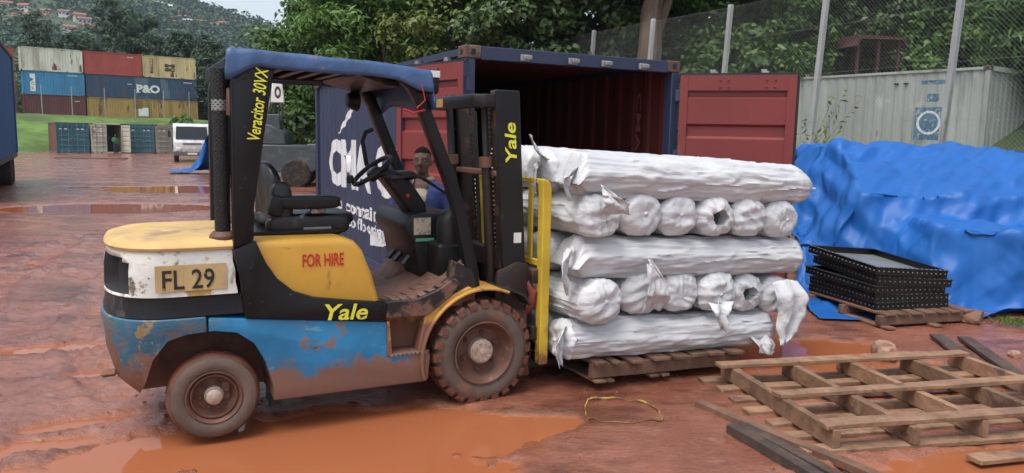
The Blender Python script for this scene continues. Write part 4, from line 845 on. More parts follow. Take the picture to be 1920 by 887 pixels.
# black side frames, swept up into the rear posts
FR = [(-1.552, 1.11), (-1.522, .97), (-1.497, .72), (-.672, .626), (-.663, .742), (-.9, .775), (-1.104, .808), (-1.22, .852), (-1.315, .935), (-1.375, 1.03), (-1.41, 1.11), (-1.43, 1.16)]
for s, nm in ((-1, 'near'), (1, 'far')):
    y0, y1 = (-.590, -.50) if s < 0 else (.50, .590)
    MB().prism(FR, 'y', y0, y1).build('side_frame', M_fblk, FK, bevel=.010, seg=2)
    MB().prism([(-1.548, 1.113), (-1.540, 2.02), (-1.52, 2.14), (-1.30, 2.14), (-1.325, 2.02), (-1.432, 1.35), (-1.437, 1.163)], 'y', y0 + .015 if s < 0 else .50, -.50 if s < 0 else .575).build('rear_post', M_fblk, FK, bevel=.010, seg=2)
    fp = [(-.80, 2.165), (-.65, 2.155), (-.55, 2.125), (-.48, 2.075), (-.425, 1.99), (-.37, 1.85), (-.30, 1.68), (-.225, 1.50), (-.158, 1.30), (-.10, 1.06), (-.072, .93), (-.05, .78)]
    L_, R_ = [], []
    for i, p in enumerate(fp):
        a, b_ = fp[max(0, i - 1)], fp[min(len(fp) - 1, i + 1)]; dx, dz = b_[0] - a[0], b_[1] - a[1]; l = math.hypot(dx, dz); w = .036 + .006 * (i / 11)
        L_.append((p[0] - dz / l * w, p[1] + dx / l * w)); R_.append((p[0] + dz / l * w, p[1] - dx / l * w))
    yy0 = -.535 if s < 0 else .455
    pst = MB()
    vs = [(x, y, z) for (x, z), (x2, z2) in zip(L_, R_) for (x, z, y) in ((x, z, yy0), (x, z, yy0 + .08), (x2, z2, yy0 + .08), (x2, z2, yy0))]
    n_ = len(fp); fs = [(i * 4 + j, i * 4 + (j + 1) % 4, (i + 1) * 4 + (j + 1) % 4, (i + 1) * 4 + j) for i in range(n_ - 1) for j in range(4)] + [(0, 1, 2, 3), tuple(range(4 * n_ - 4, 4 * n_))]
    po = pst.add(vs, fs).build('front_post', M_fblk, FK, bevel=.012, seg=2)
    MB().tube([(L_[i][0] - .008, yy0 + .03, L_[i][1]) for i in range(1, 11)], .012, 6).build('hose', M_rubber, po)
    MB().prism([(-.20, .97), (-.07, .90), (-.03, .76), (-.20, .74), (-.235, .80)], 'y', yy0 - .02, yy0 + .09).build('post_foot', M_fblkm, FK, bevel=.01)
    MB().box(-1.50, -.72, yy0, yy0 + .07, 2.125, 2.185).build('roof_rail', M_fblk, FK, bevel=.01)
# roof bars
for k in range(8):
    x = -1.46 + k * .125; MB().box(x - .02, x + .02, -.48, .48, 2.135, 2.17).build('roof_bar', M_fblk, FK, bevel=.006)
MB().box(-1.56, -1.46, -.50, .50, 2.09, 2.17).build('roof_bar', M_fblk, FK, bevel=.01); MB().prism([(-.80, 2.19), (-.60, 2.13), (-.53, 2.06), (-.60, 2.06), (-.80, 2.12)], 'y', -.45, .45).build('roof_bar', M_fblk, FK, bevel=.01)
# canvas canopy stretched over the guard
nu, nv = 90, 70; U, Vv = np.meshgrid(np.linspace(-1, 1, nu), np.linspace(-1, 1, nv), indexing='ij')
def edge_drop(t, a): return np.clip((np.abs(t) - a) / (1 - a), 0, 1)
X0 = -.98 + .605 * np.sign(U) * np.minimum(np.abs(U) / .90, 1) ; Yc = .575 * np.sign(Vv) * np.minimum(np.abs(Vv) / .88, 1)
X = X0 + .04 * (U < 0) * np.abs(U) + .134 * (Yc + .575) / 1.15 * sstep(0, -1, U)
du, dv = edge_drop(U, .90), edge_drop(Vv, .88)
ztop = 2.228 - .03 * (X + 1.55) / 1.2 - .02 * sstep(-.75, -.38, X) - .015 * np.abs(Vv)
nzc = fbm(X * 5, Yc * 5, 2.2, 4) - .5
drop_v = (.072 + .035 * fbm(X * 4, 0 * X, 8., 2) + .09 * sstep(-1.38, -1.58, X) + .05 * sstep(-.62, -.42, X)); drop_u = .10 + .07 * fbm(Yc * 4, 0 * X, 4., 2) + .10 * (U > 0)
Z = ztop + .018 * nzc * (1 - dv) - np.maximum(dv * drop_v, du * drop_u)
wr = .018 * (ridge(fbm(X * 7, Z * 3 + Yc * 2, 5.5, 3)) - .6)
Yc = Yc + np.sign(Vv) * (dv > 0) * (wr + .012 * np.sin(dv * 2.2)); X = X + np.sign(U) * (du > 0) * (wr + .02 * du)
cnp = np_mesh('canvas_canopy', np.stack([X, Yc, Z], -1), grid_quads(nu, nv), M_tarpb, FK, smooth=True)
md = cnp.modifiers.new('thick', 'SOLIDIFY'); md.thickness = .005
MB().tube([(-.46, -.575, 2.16), (-.44, -.585, 2.05), (-.42, -.58, 1.98), (-.47, -.57, 1.93)], .004, 5).build('tie_string', M_rlet, FK)
MB().tube([(-.55, -.545, 1.92), (-.49, -.56, 1.90), (-.41, -.545, 1.92)], .007, 5).build('tie_string', M_rlet, FK)
# lamps under the canopy
l_ = MB().lathe([(.0, -.045), (.045, -.045), (.065, -.01), (.075, .03), (.0, .035)], (-.60, .36, 2.00), 'x', 20).build('work_lamp', M_plast, FK); MB().lathe([(0, 0), (.066, 0), (.06, .008), (0, .012)], (-.563, .36, 2.0), 'x', 20).build('lens', M_chrome, l_)
MB().box(-.615, -.585, .345, .375, 2.03, 2.13).build('lamp_bracket', M_plast, l_)
l_ = MB().box(-.395, -.315, -.56, -.43, 2.02, 2.17).build('front_lamp', M_plast, FK, bevel=.02, seg=2); MB().box(-.392, -.318, -.565, -.555, 2.12, 2.16).build('lens', M_chrome, l_)
# exhaust in its perforated guard
M_perf = mat('perforated_guard', (.011, .0105, .010), .45, .2, spots=[((.07, .06, .05), 60, .66, .06)], bump=.6, bs=110)
ex = MB().lathe([(.042, 1.20), (.043, 2.10), (.040, 2.11)], (-1.585, -.445, 0), 'z', 20).build('exhaust_guard', M_perf, FK)
hl = MB()
for k in range(70):
    z = 1.22 + k * .0128
    for j in range(10):
        a = 2 * math.pi * (j + .5 * (k % 2)) / 10
        hl.obox((-1.585 + .0425 * math.cos(a), -.445 + .0425 * math.sin(a), z), (.004, .011, .007), (0, 0, a))
tag(hl.build('guard_holes', M_black, ex), kind='stuff')
MB().lathe([(.075, 1.168), (.075, 1.18), (.055, 1.205)], (-1.585, -.445, 0), 'z', 20).build('exhaust_foot', M_rim, FK)
MB().lathe([(.0445, 1.88), (.0445, 1.94)], (-1.585, -.445, 0), 'z', 20).build('clamp', M_steel, ex); MB().lathe([(.0445, 1.66), (.0445, 1.675)], (-1.585, -.445, 0), 'z', 20).build('clamp', M_rubber, ex)
MB().tube([(-1.53, -.45, 2.0), (-1.515, -.47, 1.93), (-1.53, -.47, 1.85)], [.03, .045, .03], 8).build('wiring_bundle', M_rim, FK)
MB().box(-1.52, -1.44, .36, .46, 1.16, 1.20).build('hood_latch', M_plast, FK)
for (x_, z_) in ((-1.46, 1.0), (-1.40, .80), (-.72, .70), (-1.47, .80), (-1.50, 1.45), (-1.47, 2.06), (-1.36, 2.06)):
    MB().lathe([(.011, 0), (.011, .004), (.006, .006), (0, .006)], (x_, -.590 if z_ < 1.1 else -.575, z_), 'y', 10, -1).build('bolt', M_fblk, FK)
# hood
MB().prism([(-1.46, 1.155), (-.93, 1.150), (-.85, 1.125), (-.80, 1.07), (-.74, .92), (-.695, .76), (-.688, .70), (-1.46, .74)], 'y', -.545, .545).build('engine_hood', M_fyel, FK, bevel=.045, seg=4)
MB().box(-1.42, -.88, -.34, .34, 1.156, 1.178).build('seat_plate', M_fblk, FK, bevel=.005)
# seat
st = MB(); 
def cushion(cx, cy, cz, sx, sy, sz, ex_=3.2, nu=20, nv=28, fn=None):
    P = []
    for a in np.linspace(-math.pi / 2, math.pi / 2, nu):
        rowp = []
        for b in np.linspace(0, 2 * math.pi, nv, endpoint=False):
            f = lambda c: math.copysign(abs(c) ** (2 / ex_), c)
            p = (f(math.cos(a)) * f(math.cos(b)) * sx, f(math.cos(a)) * f(math.sin(b)) * sy, f(math.sin(a)) * sz)
            rowp.append((cx + p[0], cy + p[1], cz + p[2]) if fn is None else fn(p))
        P.append(rowp)
    return P
seat_base = MB().grid(cushion(-1.03, 0, 1.225, .30, .25, .055), cv=True).build('seat_cushion', M_vinyl, FK)
for s in (-1, 1): MB().grid(cushion(-1.06, s * .235, 1.20, .26, .05, .075), cv=True).build('seat_bolster', M_vinyl, FK)
def back(p):
    h = (p[2] + .27) / .54; return (-1.225 - .05 * h + p[0] + .035 * (p[1] / .24) ** 2, p[1] * (1 - .25 * max(0, h - .5)), 1.32 + p[2] * .92)
MB().grid(cushion(0, 0, 0, .055, .245, .29, 2.8, fn=back), cv=True).build('seat_back', M_vinyl, FK)
for s in (-1, 1):
    MB().grid(cushion(-1.225, s * .22, 1.27, .075, .055, .20), cv=True).build('seat_back_bolster', M_vinyl, FK)
a_ = MB().grid(cushion(-1.06, -.285, 1.345, .19, .045, .042, 4), cv=True).build('armrest', M_plast, FK); MB().obox((-1.26, -.285, 1.325), (.10, .06, .13), (0, .3, 0)).build('armrest_hinge', M_plast, a_, bevel=.03, seg=2)
MB().box(-1.06, -.97, -.325, -.28, 1.275, 1.305).build('belt_buckle', M_steel, FK, bevel=.008); MB().box(-1.10, -.93, -.292, -.20, 1.17, 1.19).build('seat_slide', M_steel, FK)
MB().tube([(-1.12, -.28, 1.25), (-1.0, -.20, 1.29), (-.92, -.05, 1.285)], .014, 6).build('seat_belt', mat('belt_grey', (.16, .20, .25), .6), FK)
# floor plate, toe board, sill
MB().prism([(-.70, .66), (-.70, .715), (-.47, .722), (-.30, .80), (-.06, .98), (-.03, .96), (-.03, .66)], 'y', -.505, .505).build('floor_plate', M_floor, FK, bevel=.006)
MB().prism([(-.668, .64), (-.668, .748), (-.46, .752), (-.33, .80), (-.215, .868), (-.17, .83), (-.25, .735), (-.40, .635)], 'y', -.588, -.49).build('floor_sill', M_fblkm, FK, bevel=.008)
tm = MB()
for k in range(7):
    t = k / 6; x = -.60 + .36 * t; z = .752 + (.0 if x < -.46 else (x + .46) * .42); tm.obox((x, -.53, z - .0005), (.045, .085, .006), (0, -.36 if x > -.46 else 0, 0))
for k in range(8):
    x = -.62 + k * .06; z = .720 + (.0 if x < -.47 else (x + .47) * .46); tm.obox((x, -.36, z + .002), (.022, .20, .004), (0, -.4 if x > -.47 else 0, .25))
tag(tm.build('rubber_treads', M_floor, FK, bevel=.003), kind='stuff')
hump = MB().prism([(-.44, .73), (-.30, .86), (-.16, .965), (-.03, 1.0), (-.03, .7)], 'y', .12, .48).build('floor_hump', M_floor, FK, bevel=.03, seg=2)
for yy_, nm in ((.30, 0), (.16, 1), (-.02, 2)): pd = MB().obox((-.34, yy_, .905), (.02, .06, .085), (0, .7, 0)).build('pedal', M_plast, FK, bevel=.006); MB().tube([(-.33, yy_, .90), (-.22, yy_, .99), (-.14, yy_, 1.0)], .010, 6).build('pedal_arm', M_dkmet, pd)
# dashboard console
MB().prism([(-.30, .80), (-.345, 1.05), (-.40, 1.12), (-.415, 1.17), (-.36, 1.245), (-.03, 1.245), (.02, 1.05), (.0, .80)], 'y', -.18, .50).build('dash_console', M_plast, FK, bevel=.025, seg=2)
MB().box(-.345, -.225, -.19, -.178, 1.10, 1.215).build('warning_label', mat('label_cream', (.50, .45, .33), .6, spots=[((.25, .22, .17), 22, .5, .06)]), FK); MB().box(-.33, -.20, -.188, -.177, 1.055, 1.075).build('label_strip', mat('label_green', (.10, .40, .22), .5), FK)
MB().lathe([(.0, 1.02), (.082, 1.02), (.088, 1.04), (.088, 1.17), (.080, 1.215), (.045, 1.255), (0, 1.26)], (-.135, -.30, .02), 'z', 28).build('oil_canister', M_plast, FK, ang=50)
MB().prism([(-.24, .80), (-.25, 1.06), (-.03, 1.06), (.0, .80)], 'y', -.40, -.16).build('canister_bracket', M_plast, FK, bevel=.02)
col = MB().prism([(-.28, 1.16), (-.52, 1.47), (-.585, 1.505), (-.50, 1.555), (-.36, 1.50), (-.22, 1.30), (-.20, 1.16)], 'y', -.10, .10).build('steering_column', M_plast, FK, bevel=.03, seg=3)
MB().lathe([(0, 0), (.013, 0), (.013, .012), (0, .016)], (-.36, -.100, 1.36), 'y', 10, -1).build('red_button', M_rlet, col)
MB().prism([(-.45, 1.515), (-.33, 1.53), (-.27, 1.485), (-.36, 1.46)], 'y', -.13, .06).build('instrument_pod', M_plast, col, bevel=.015)
# steering wheel: ring tilted towards the seat
swc = Vector((-.575, 0, 1.525)); ax = Vector((-.62, 0, .80)).normalized(); t1 = Vector((0, 1, 0)); t2 = ax.cross(t1)
rp = [swc + (t1 * math.cos(a) + t2 * math.sin(a)) * .150 for a in np.linspace(0, 2 * math.pi, 41)]
sw = MB().tube(rp, .016, 10, False).build('steering_wheel', M_plast, FK)
sp_ = MB()
for a in (math.pi / 2, math.pi * 7 / 6, math.pi * 11 / 6): sp_.tube([swc - ax * .03, swc - ax * .015 + (t1 * math.cos(a) + t2 * math.sin(a)) * .145], .014, 6)
tag(sp_.build('spokes', M_plast, sw), kind='stuff')
hubp = [swc - ax * .06, swc - ax * .03, swc + ax * .005, swc + ax * .012]; MB().tube(hubp, [.05, .055, .045, .03], 16).build('hub', M_plast, sw); MB().tube([swc + ax * .012, swc + ax * .016], [.026, .022], 14).build('hub_badge', M_steel, sw)
MB().lathe([(.0, 0), (.022, 0), (.026, .03), (.02, .05), (0, .055)], swc + t2 * .165 + t1 * .03 + ax * .02, 'z', 12).build('wheel_knob', M_plast, sw)
# hydraulic levers
for k, yy_ in enumerate((-.30, -.22, -.14)):
    lv = MB().tube([(-.10 + .02 * k, yy_, 1.28), (-.12 + .02 * k, yy_, 1.36), (-.31, yy_, 1.485 + .006 * k), (-.40, yy_, 1.50), (-.48, yy_ + .01, 1.49)], .006, 6).build('lever', M_fblk, FK); MB().tube([(-.46, yy_, 1.494), (-.54, yy_ + .01, 1.487)], [.012, .016], 8).build('lever_grip', M_plast, lv)
# grab handle on the far front post
MB().tube([(-.44, .44, 1.80), (-.50, .40, 1.78), (-.53, .38, 1.72), (-.50, .38, 1.55), (-.46, .39, 1.49), (-.40, .41, 1.46), (-.33, .44, 1.48)], .016, 8).build('grab_handle', M_plast, FK)
# front fenders
for s in (-1, 1):
    ya, yb = (-.605, -.30) if s < 0 else (.30, .605)
    A = np.radians(np.linspace(196, 66, 26)); prof = [(.445 * math.cos(a), .345 + .445 * math.sin(a)) for a in A] + [(.425 * math.cos(a), .345 + .425 * math.sin(a)) for a in A[::-1]]
    MB().prism(prof, 'y', ya, yb).build('fender', M_fyelm, FK, bevel=.006)
    A2 = np.radians(np.linspace(172, 100, 16))
    MB().prism([(-.455, .41), (-.412, .632), (-.26, .742), (-.10, .80)] + [(.43 * math.cos(a), .345 + .43 * math.sin(a)) for a in A2[::-1]], 'y', -.578 if s < 0 else .50, -.50 if s < 0 else .578).build('fender_side', M_fyelm, FK, bevel=.006)
    MB().prism([(.10, .775), (.20, .765), (.30, .72), (.345, .645), (.335, .64), (.285, .71), (.19, .752), (.10, .762)], 'y', ya + .01, yb - .04).build('mud_flap', M_rubber, FK)
    MB().prism([(-.035, .76), (-.04, .98), (.02, .93), (.045, .80), (.05, .76)], 'y', -.40 if s < 0 else .34, -.36 if s < 0 else .38).build('tilt_bracket', M_fyelm, FK)
# wheels
def big_wheel(y0, sgn):
    c = (0, y0, .352); r, w = .352, .235
    t = MB().lathe([(.200, -w * .40), (.215, -w * .47), (.27, -w * .5), (.305, -w * .47), (.322, -w * .44), (.335, -w * .3), (.335, w * .3), (.322, w * .44), (.305, w * .47), (.27, w * .5), (.215, w * .47), (.200, w * .4)], c, 'y', 72, 1, False).build('wheel', M_sidew, FK, ang=50)
    lg = MB(); n = 24
    for k in range(n):
        for sd in (-1, 1):
            a = 2 * math.pi * (k + (.5 if sd > 0 else 0)) / n; Mx = Matrix.Translation(c) @ Matrix.Rotation(-a, 4, 'Y')
            h = math.pi / n * .64; pts = []
            for (rad, y, dh) in ((.326, sd * .002, .3), (.326, sd * w * .495, 0), (.300, sd * w * .505, 0), (.354, sd * .002, .3), (.354, sd * w * .43, 0), (.340, sd * w * .492, 0), (.302, sd * w * .508, 0)):
                for g_ in (-1, 1): pts.append(Mx @ Vector((rad * math.cos(g_ * h + dh * h * 1.2), y, rad * math.sin(g_ * h + dh * h * 1.2))))
            lg.add(pts, [(6, 7, 9, 8), (8, 9, 11, 10), (10, 11, 13, 12), (6, 8, 2, 0), (7, 1, 3, 9), (8, 10, 12, 4, 2), (9, 3, 5, 13, 11), (0, 1, 7, 6)])
    tag(lg.build('tyre_lugs', M_tread, t, smooth=False), kind='stuff')
    s = sgn; rim = MB().lathe([(.208, s * -.115), (.214, s * -.122), (.204, s * -.124), (.196, s * -.108), (.186, s * -.085), (.168, s * -.045), (.150, s * -.028), (.090, s * -.026), (.05, s * -.026), (.0, s * -.026)], c, 'y', 48, 1, False).build('rim', M_rim, t, ang=40)
    MB().lathe([(.215, s * .08), (.0, s * .08)], c, 'y', 32).build('rim_back', M_rim, t)
    hub = MB().lathe([(.085, s * -.026), (.082, s * -.075), (.074, s * -.082), (.074, s * -.090), (.060, s * -.094), (.022, s * -.094), (.02, s * -.100), (0, s * -.102)], c, 'y', 32).build('hub', M_hubw, t, ang=30)
    b = MB()
    for k in range(10):
        a = 2 * math.pi * k / 10; b.lathe([(.009, s * -.088), (.009, s * -.102), (0, s * -.103)], (c[0] + .058 * math.cos(a), c[1], c[2] + .058 * math.sin(a)), 'y', 6)
    tag(b.build('hub_bolts', M_hubw, hub), kind='stuff')
    for k in range(6):
        a = 2 * math.pi * (k + .35) / 6; MB().lathe([(.017, s * -.026), (.017, s * -.045), (.010, s * -.048), (.009, s * -.065), (0, s * -.066)], (c[0] + .122 * math.cos(a), c[1], c[2] + .122 * math.sin(a)), 'y', 6).build('wheel_nut', M_rim, rim)
    return t
big_wheel(-.475, 1)['label'] = 'muddy lugged front wheel on the near side'; big_wheel(.475, -1)
def small_wheel(y0, sgn):
    r, w = .288, .175; s = sgn; c0 = (-1.665, y0, .272)
    # built about its own axle, then steered slightly
    def bld(mb, nm, m_, par, ang=45): 
        o = mb.build(nm, m_, par, ang=ang); return o
    c = (0, 0, 0)
    t = bld(MB().lathe([(.170, -w * .42), (.185, -w * .49), (.225, -w * .5), (.262, -w * .46), (.279, -w * .36), (.288, -w * .15), (.288, w * .15), (.279, w * .36), (.262, w * .46), (.225, w * .5), (.185, w * .49), (.17, w * .42)], c, 'y', 64, 1, False), 'wheel', M_sidew, FK)
    t.location = c0; t.rotation_euler = (0, 0, R(-3)); t.scale = (.87, 1, .87)
    bld(MB().lathe([(.2655, -w * .455), (.281, -w * .36), (.2905, -w * .15), (.2905, w * .15), (.281, w * .36), (.2655, w * .455)], c, 'y', 64, 1, False), 'tread', M_tread, t)
    rim = bld(MB().lathe([(.172, s * -.080), (.176, s * -.086), (.170, s * -.088), (.160, s * -.076), (.152, s * -.06), (.150, s * -.05), (.146, s * -.066), (.138, s * -.068), (.130, s * -.040), (.108, s * -.012), (.06, s * -.012), (0, s * -.012)], c, 'y', 48, 1, False), 'rim', M_rim, t, 40)
    bld(MB().lathe([(.18, s * .06), (0, s * .06)], c, 'y', 24), 'rim_back', M_rim, t)
    bld(MB().lathe([(.062, s * -.012), (.060, s * -.045), (.052, s * -.052), (.050, s * -.078), (.040, s * -.084), (0, s * -.086)], c, 'y', 28), 'hub_cap', M_hubw, t, 30)
    for k in range(6):
        a = 2 * math.pi * (k + .2) / 6; MB().lathe([(.015, s * -.012), (.015, s * -.026), (.008, s * -.030), (0, s * -.045)], (.085 * math.cos(a), 0, .085 * math.sin(a)), 'y', 6).build('wheel_nut', M_rim, rim)
    return t
small_wheel(-.475, 1)['label'] = 'smooth muddy rear steering wheel on the near side'; small_wheel(.475, -1)
MB().obox((-1.30, -.36, .26), (.06, .20, .26), (0, .1, 0)).build('splash_flap', mat('black_plastic_bag', (.015, .016, .018), .25, bump=1., bs=20), FK)
# mast, leaning slightly back
def mx(z): return .335 - .062 * (z - .4)
for s in (-1, 1):
    y0, y1 = sorted((s * .43, s * .335))
    def rail(x0, x1, ya, yb, za, zb, m_, nm):
        MB().add([(mx(z) + x, y, z) for z in (za, zb) for y in (ya, yb) for x in (x0, x1)], [(0, 2, 3, 1), (4, 5, 7, 6), (0, 1, 5, 4), (2, 6, 7, 3), (0, 4, 6, 2), (1, 3, 7, 5)]).build(nm, m_, FK, bevel=.006)
    o0, o1 = (-.435, -.415) if s < 0 else (.415, .435)
    rail(-.105, .075, o0, o1, .10, 2.075, M_mast, 'mast_upright')
    i0, i1 = (-.412, -.345) if s < 0 else (.345, .412)
    rail(.040, .075, i0, i1, .12, 2.07, M_mast, 'mast_flange'); rail(-.105, -.075, i0, i1, .12, 2.07, M_mastm, 'mast_flange')
    rail(-.06, .03, (-.36 if s < 0 else .29), (-.29 if s < 0 else .36), .15, 2.02, M_mastm, 'inner_rail')
    cy = MB().tube([(mx(.35) - .13, s * .30, .35), (mx(1.62) - .13, s * .30, 1.62)], .036, 14).build('lift_cylinder', M_mastm, FK); MB().tube([(mx(1.6) - .13, s * .30, 1.62), (mx(2.0) - .13, s * .30, 2.03)], .022, 12).build('piston_rod', M_dkmet, cy)
    MB().tube([(mx(1.56) - .13, s * .30, 1.56), (mx(1.62) - .13, s * .30, 1.63)], .05, 12).build('gland', M_rim, cy)
    ch = MB()
    for k in range(46): ch.box(mx(.5 + k * .033) - .03, mx(.5 + k * .033) - .012, s * .16 - .016, s * .16 + .016, .5 + k * .033, .5 + k * .033 + .024)
    tag(ch.build('lift_chain', M_mastm, FK), kind='stuff')
    MB().tube([(mx(.6) - .02, s * .10, .6), (mx(1.9) - .02, s * .10, 1.95)], .016, 8).build('hydraulic_hose', M_rubber, FK)
# bowed tie bar at the top of the mast and lower cross members
tb = MB(); A = [(.28, -.43), (.10, -.42), (.03, -.36), (.03, .36), (.10, .42), (.28, .43)]; B = [(.28, -.33), (.16, -.33), (.10, -.29), (.10, .29), (.16, .33), (.28, .33)]
tb.prism([(x - .04, y) for x, y in A] + [(x - .04, y) for x, y in B[::-1]], 'z', 1.955, 2.045); tb.build('mast_tie_bar', M_mast, FK, bevel=.012, seg=2)
MB().box(-.012, -.008, .14, .26, 1.97, 2.03).build('tie_bar_label', mat('label_orange', (.45, .25, .08), .5), FK)
MB().box(mx(1.45) - .12, mx(1.45) - .04, -.40, .40, 1.50, 1.54).build('mast_cross_bar', M_rim, FK, bevel=.008); MB().box(mx(.9) - .11, mx(.9) - .05, -.41, .41, .86, 1.0).build('mast_cross_bar', M_mastm, FK, bevel=.008)
MB().box(mx(.3) - .10, mx(.3) - .04, -.41, .41, .22, .44).build('mast_cross_bar', M_mastm, FK, bevel=.008)
MB().prism([(.13, .60), (.16, .86), (.30, .92), (.40, .90), (.42, .60)], 'y', -.45, -.405).build('mast_foot', M_mastm, FK, bevel=.015, seg=2)
MB().lathe([(.03, 0), (.045, .004), (.045, .03), (.02, .034), (0, .034)], (.235, -.452, .72), 'y', 16, -1).build('tilt_pin', M_mastm, FK)
MB().box(mx(1.05) - .012, mx(1.05) + .045, -.4375, -.4355, 1.05, 1.12).build('white_sticker', M_white, FK)
# carriage, backrest, forks
for z in (.42, .82): MB().box(.40, .455, -.50, .50, z - .05, z + .05).build('carriage_bar', M_mastm, FK, bevel=.008)
for y in (-.22, .22): MB().box(.36, .42, y - .03, y + .03, .38, .86).build('carriage_plate', M_mastm, FK)
BY = mat('backrest_yellow', (.58, .40, .035), .5, var=.12, vs=4, zdirt=((.22, .10, .05), .15, .50), spots=[((.36, .24, .04), 4, .58, .12), ((.09, .05, .03), 11, .66, .06)], bump=.15)
br = MB().prism([(.440, 1.49), (.462, 1.49), (.498, 1.47), (.512, 1.42), (.512, .20), (.445, .20), (.445, 1.35), (.440, 1.45)], 'y', -.545, -.475).build('backrest_side', BY, FK, bevel=.006)
MB().prism([(.440, 1.49), (.462, 1.49), (.498, 1.47), (.512, 1.42), (.512, .20), (.455, .20), (.455, 1.35), (.440, 1.45)], 'y', .505, .535).build('backrest_side', BY, FK, bevel=.006)
MB().box(.455, .472, -.505, .505, 1.455, 1.49).build('backrest_rail', BY, FK, bevel=.004); MB().box(.455, .472, -.505, .505, .885, .93).build('backrest_rail', BY, FK, bevel=.004)
for y in (-.34, -.13, .08, .29): MB().box(.456, .471, y - .030, y + .030, .93, 1.455).build('backrest_bar', BY, FK, bevel=.003)
for y in (-.27, .27):
    MB().prism([(.455, .72), (.495, .72), (.500, .20), (.52, .165), (1.55, .135), (1.62, .125), (1.62, .115), (.50, .112), (.455, .15)], 'y', y - .06, y + .06).build('fork', M_mastm, FK, bevel=.006)
MB().tube([(.40, -.43, .78), (.43, -.47, .70), (.42, -.46, .62), (.40, -.42, .55)], [.02, .035, .035, .02], 8).build('red_rag', mat('red_cloth', (.20, .04, .03), .8), FK)
# writing on the truck
MB().box(-1.95, -1.585, -.5625, -.5605, .895, 1.04).build('number_panel', mat('number_panel_beige', (.50, .36, .16), .6, var=.15, spots=[((.36, .30, .20), 5, .58, .1)]), FK)
lettering('FL 29', M_klet, FK, (-1.915, -.563, .905), (1, 0, 0), (0, 0, 1), .265, .110, .012)
lettering('FOR HIRE', M_rlet, FK, (-1.165, -.5465, .985), (1, 0, 0), (0, 0, 1), .245, .078, .02)
lettering('Yale', M_ylet, FK, (-1.055, -.5915, .668), (1, 0, -.06), (.06, 0, 1), .265, .098, .02, .18)
lettering('Veracitor 30VX', M_ylet, FK, (-1.395, -.577, 1.715), (.07, 0, .50), (-.50, 0, .07), .40, .070, .012, .15)
lettering('Yale', M_ylet, FK, (mx(1.62) + .035, -.4365, 1.60), (-.062, 0, 1), (-1, 0, -.062), .265, .085, .02, .15)
for k, x_ in enumerate((-1.885, -1.862, -1.815, -1.742, -1.682)):   # stencil bridges across the painted number
    MB().box(x_ - .003, x_ + .003, -.5645, -.5635, .900, 1.022).build('stencil_gap', bpy.data.materials['number_panel_beige'], FK)
# ================================================================ THE LOAD OF WRAPPED ROLLS
M_sack = bpy.data.materials.new('woven_plastic_white'); M_sack.use_nodes = True
def _sack():
    N = M_sack.node_tree.nodes; L = M_sack.node_tree.links; b = N['Principled BSDF']; tc = N.new('ShaderNodeTexCoord'); oi = N.new('ShaderNodeObjectInfo')
    ad = N.new('ShaderNodeVectorMath'); mu = N.new('ShaderNodeMath'); mu.operation = 'MULTIPLY'; mu.inputs[1].default_value = 19.; L.new(oi.outputs['Random'], mu.inputs[0]); L.new(tc.outputs['Object'], ad.inputs[0]); L.new(mu.outputs[0], ad.inputs[1])
    def noise(s, d=6., st=(1, 1, 1), rg=.6):
        mp = N.new('ShaderNodeMapping'); mp.inputs['Scale'].default_value = (s * st[0], s * st[1], s * st[2]); L.new(ad.outputs[0], mp.inputs[0]); n = N.new('ShaderNodeTexNoise'); n.inputs['Scale'].default_value = 1; n.inputs['Detail'].default_value = d; n.inputs['Roughness'].default_value = rg; L.new(mp.outputs[0], n.inputs[0]); return n.outputs['Fac']
    def mr(f, a, c, lo=0., hi=1.):
        r = N.new('ShaderNodeMapRange'); r.interpolation_type = 'SMOOTHSTEP'; r.inputs[1].default_value = a; r.inputs[2].default_value = c; r.inputs[3].default_value = lo; r.inputs[4].default_value = hi; L.new(f, r.inputs[0]); return r.outputs[0]
    def mix(f, a, c):
        m_ = N.new('ShaderNodeMix'); m_.data_type = 'RGBA'; L.new(f, m_.inputs[0])
        for i, q in ((6, a), (7, c)):
            if isinstance(q, tuple): m_.inputs[i].default_value = (*q, 1)
            else: L.new(q, m_.inputs[i])
        return m_.outputs[2]
    c = mix(mr(noise(3.), .4, .65), (.53, .54, .56), (.60, .605, .61)); c = mix(mr(noise(4., 9.), .63, .74), c, (.42, .36, .33)); c = mix(mr(noise(26., 7.), .70, .76), c, (.25, .20, .18)); L.new(c, b.inputs['Base Color'])
    b.inputs['Roughness'].default_value = .38; b.inputs['Specular IOR Level'].default_value = .45
    b1 = N.new('ShaderNodeBump'); b1.inputs['Strength'].default_value = .6; b1.inputs['Distance'].default_value = .012; L.new(noise(26., 6., (.25, 1.2, 1.2)), b1.inputs['Height'])
    b2 = N.new('ShaderNodeBump'); b2.inputs['Strength'].default_value = .10; b2.inputs['Distance'].default_value = .004; L.new(noise(180., 2.), b2.inputs['Height']); L.new(b1.outputs[0], b2.inputs['Normal']); L.new(b2.outputs[0], b.inputs['Normal'])
_sack()
M_wireroll = mat('wire_roll_grey', (.16, .17, .18), .4, .6, var=.4, vs=20, bump=.8, bs=60)
M_hole = mat('sack_inside', (.10, .10, .11), .8)
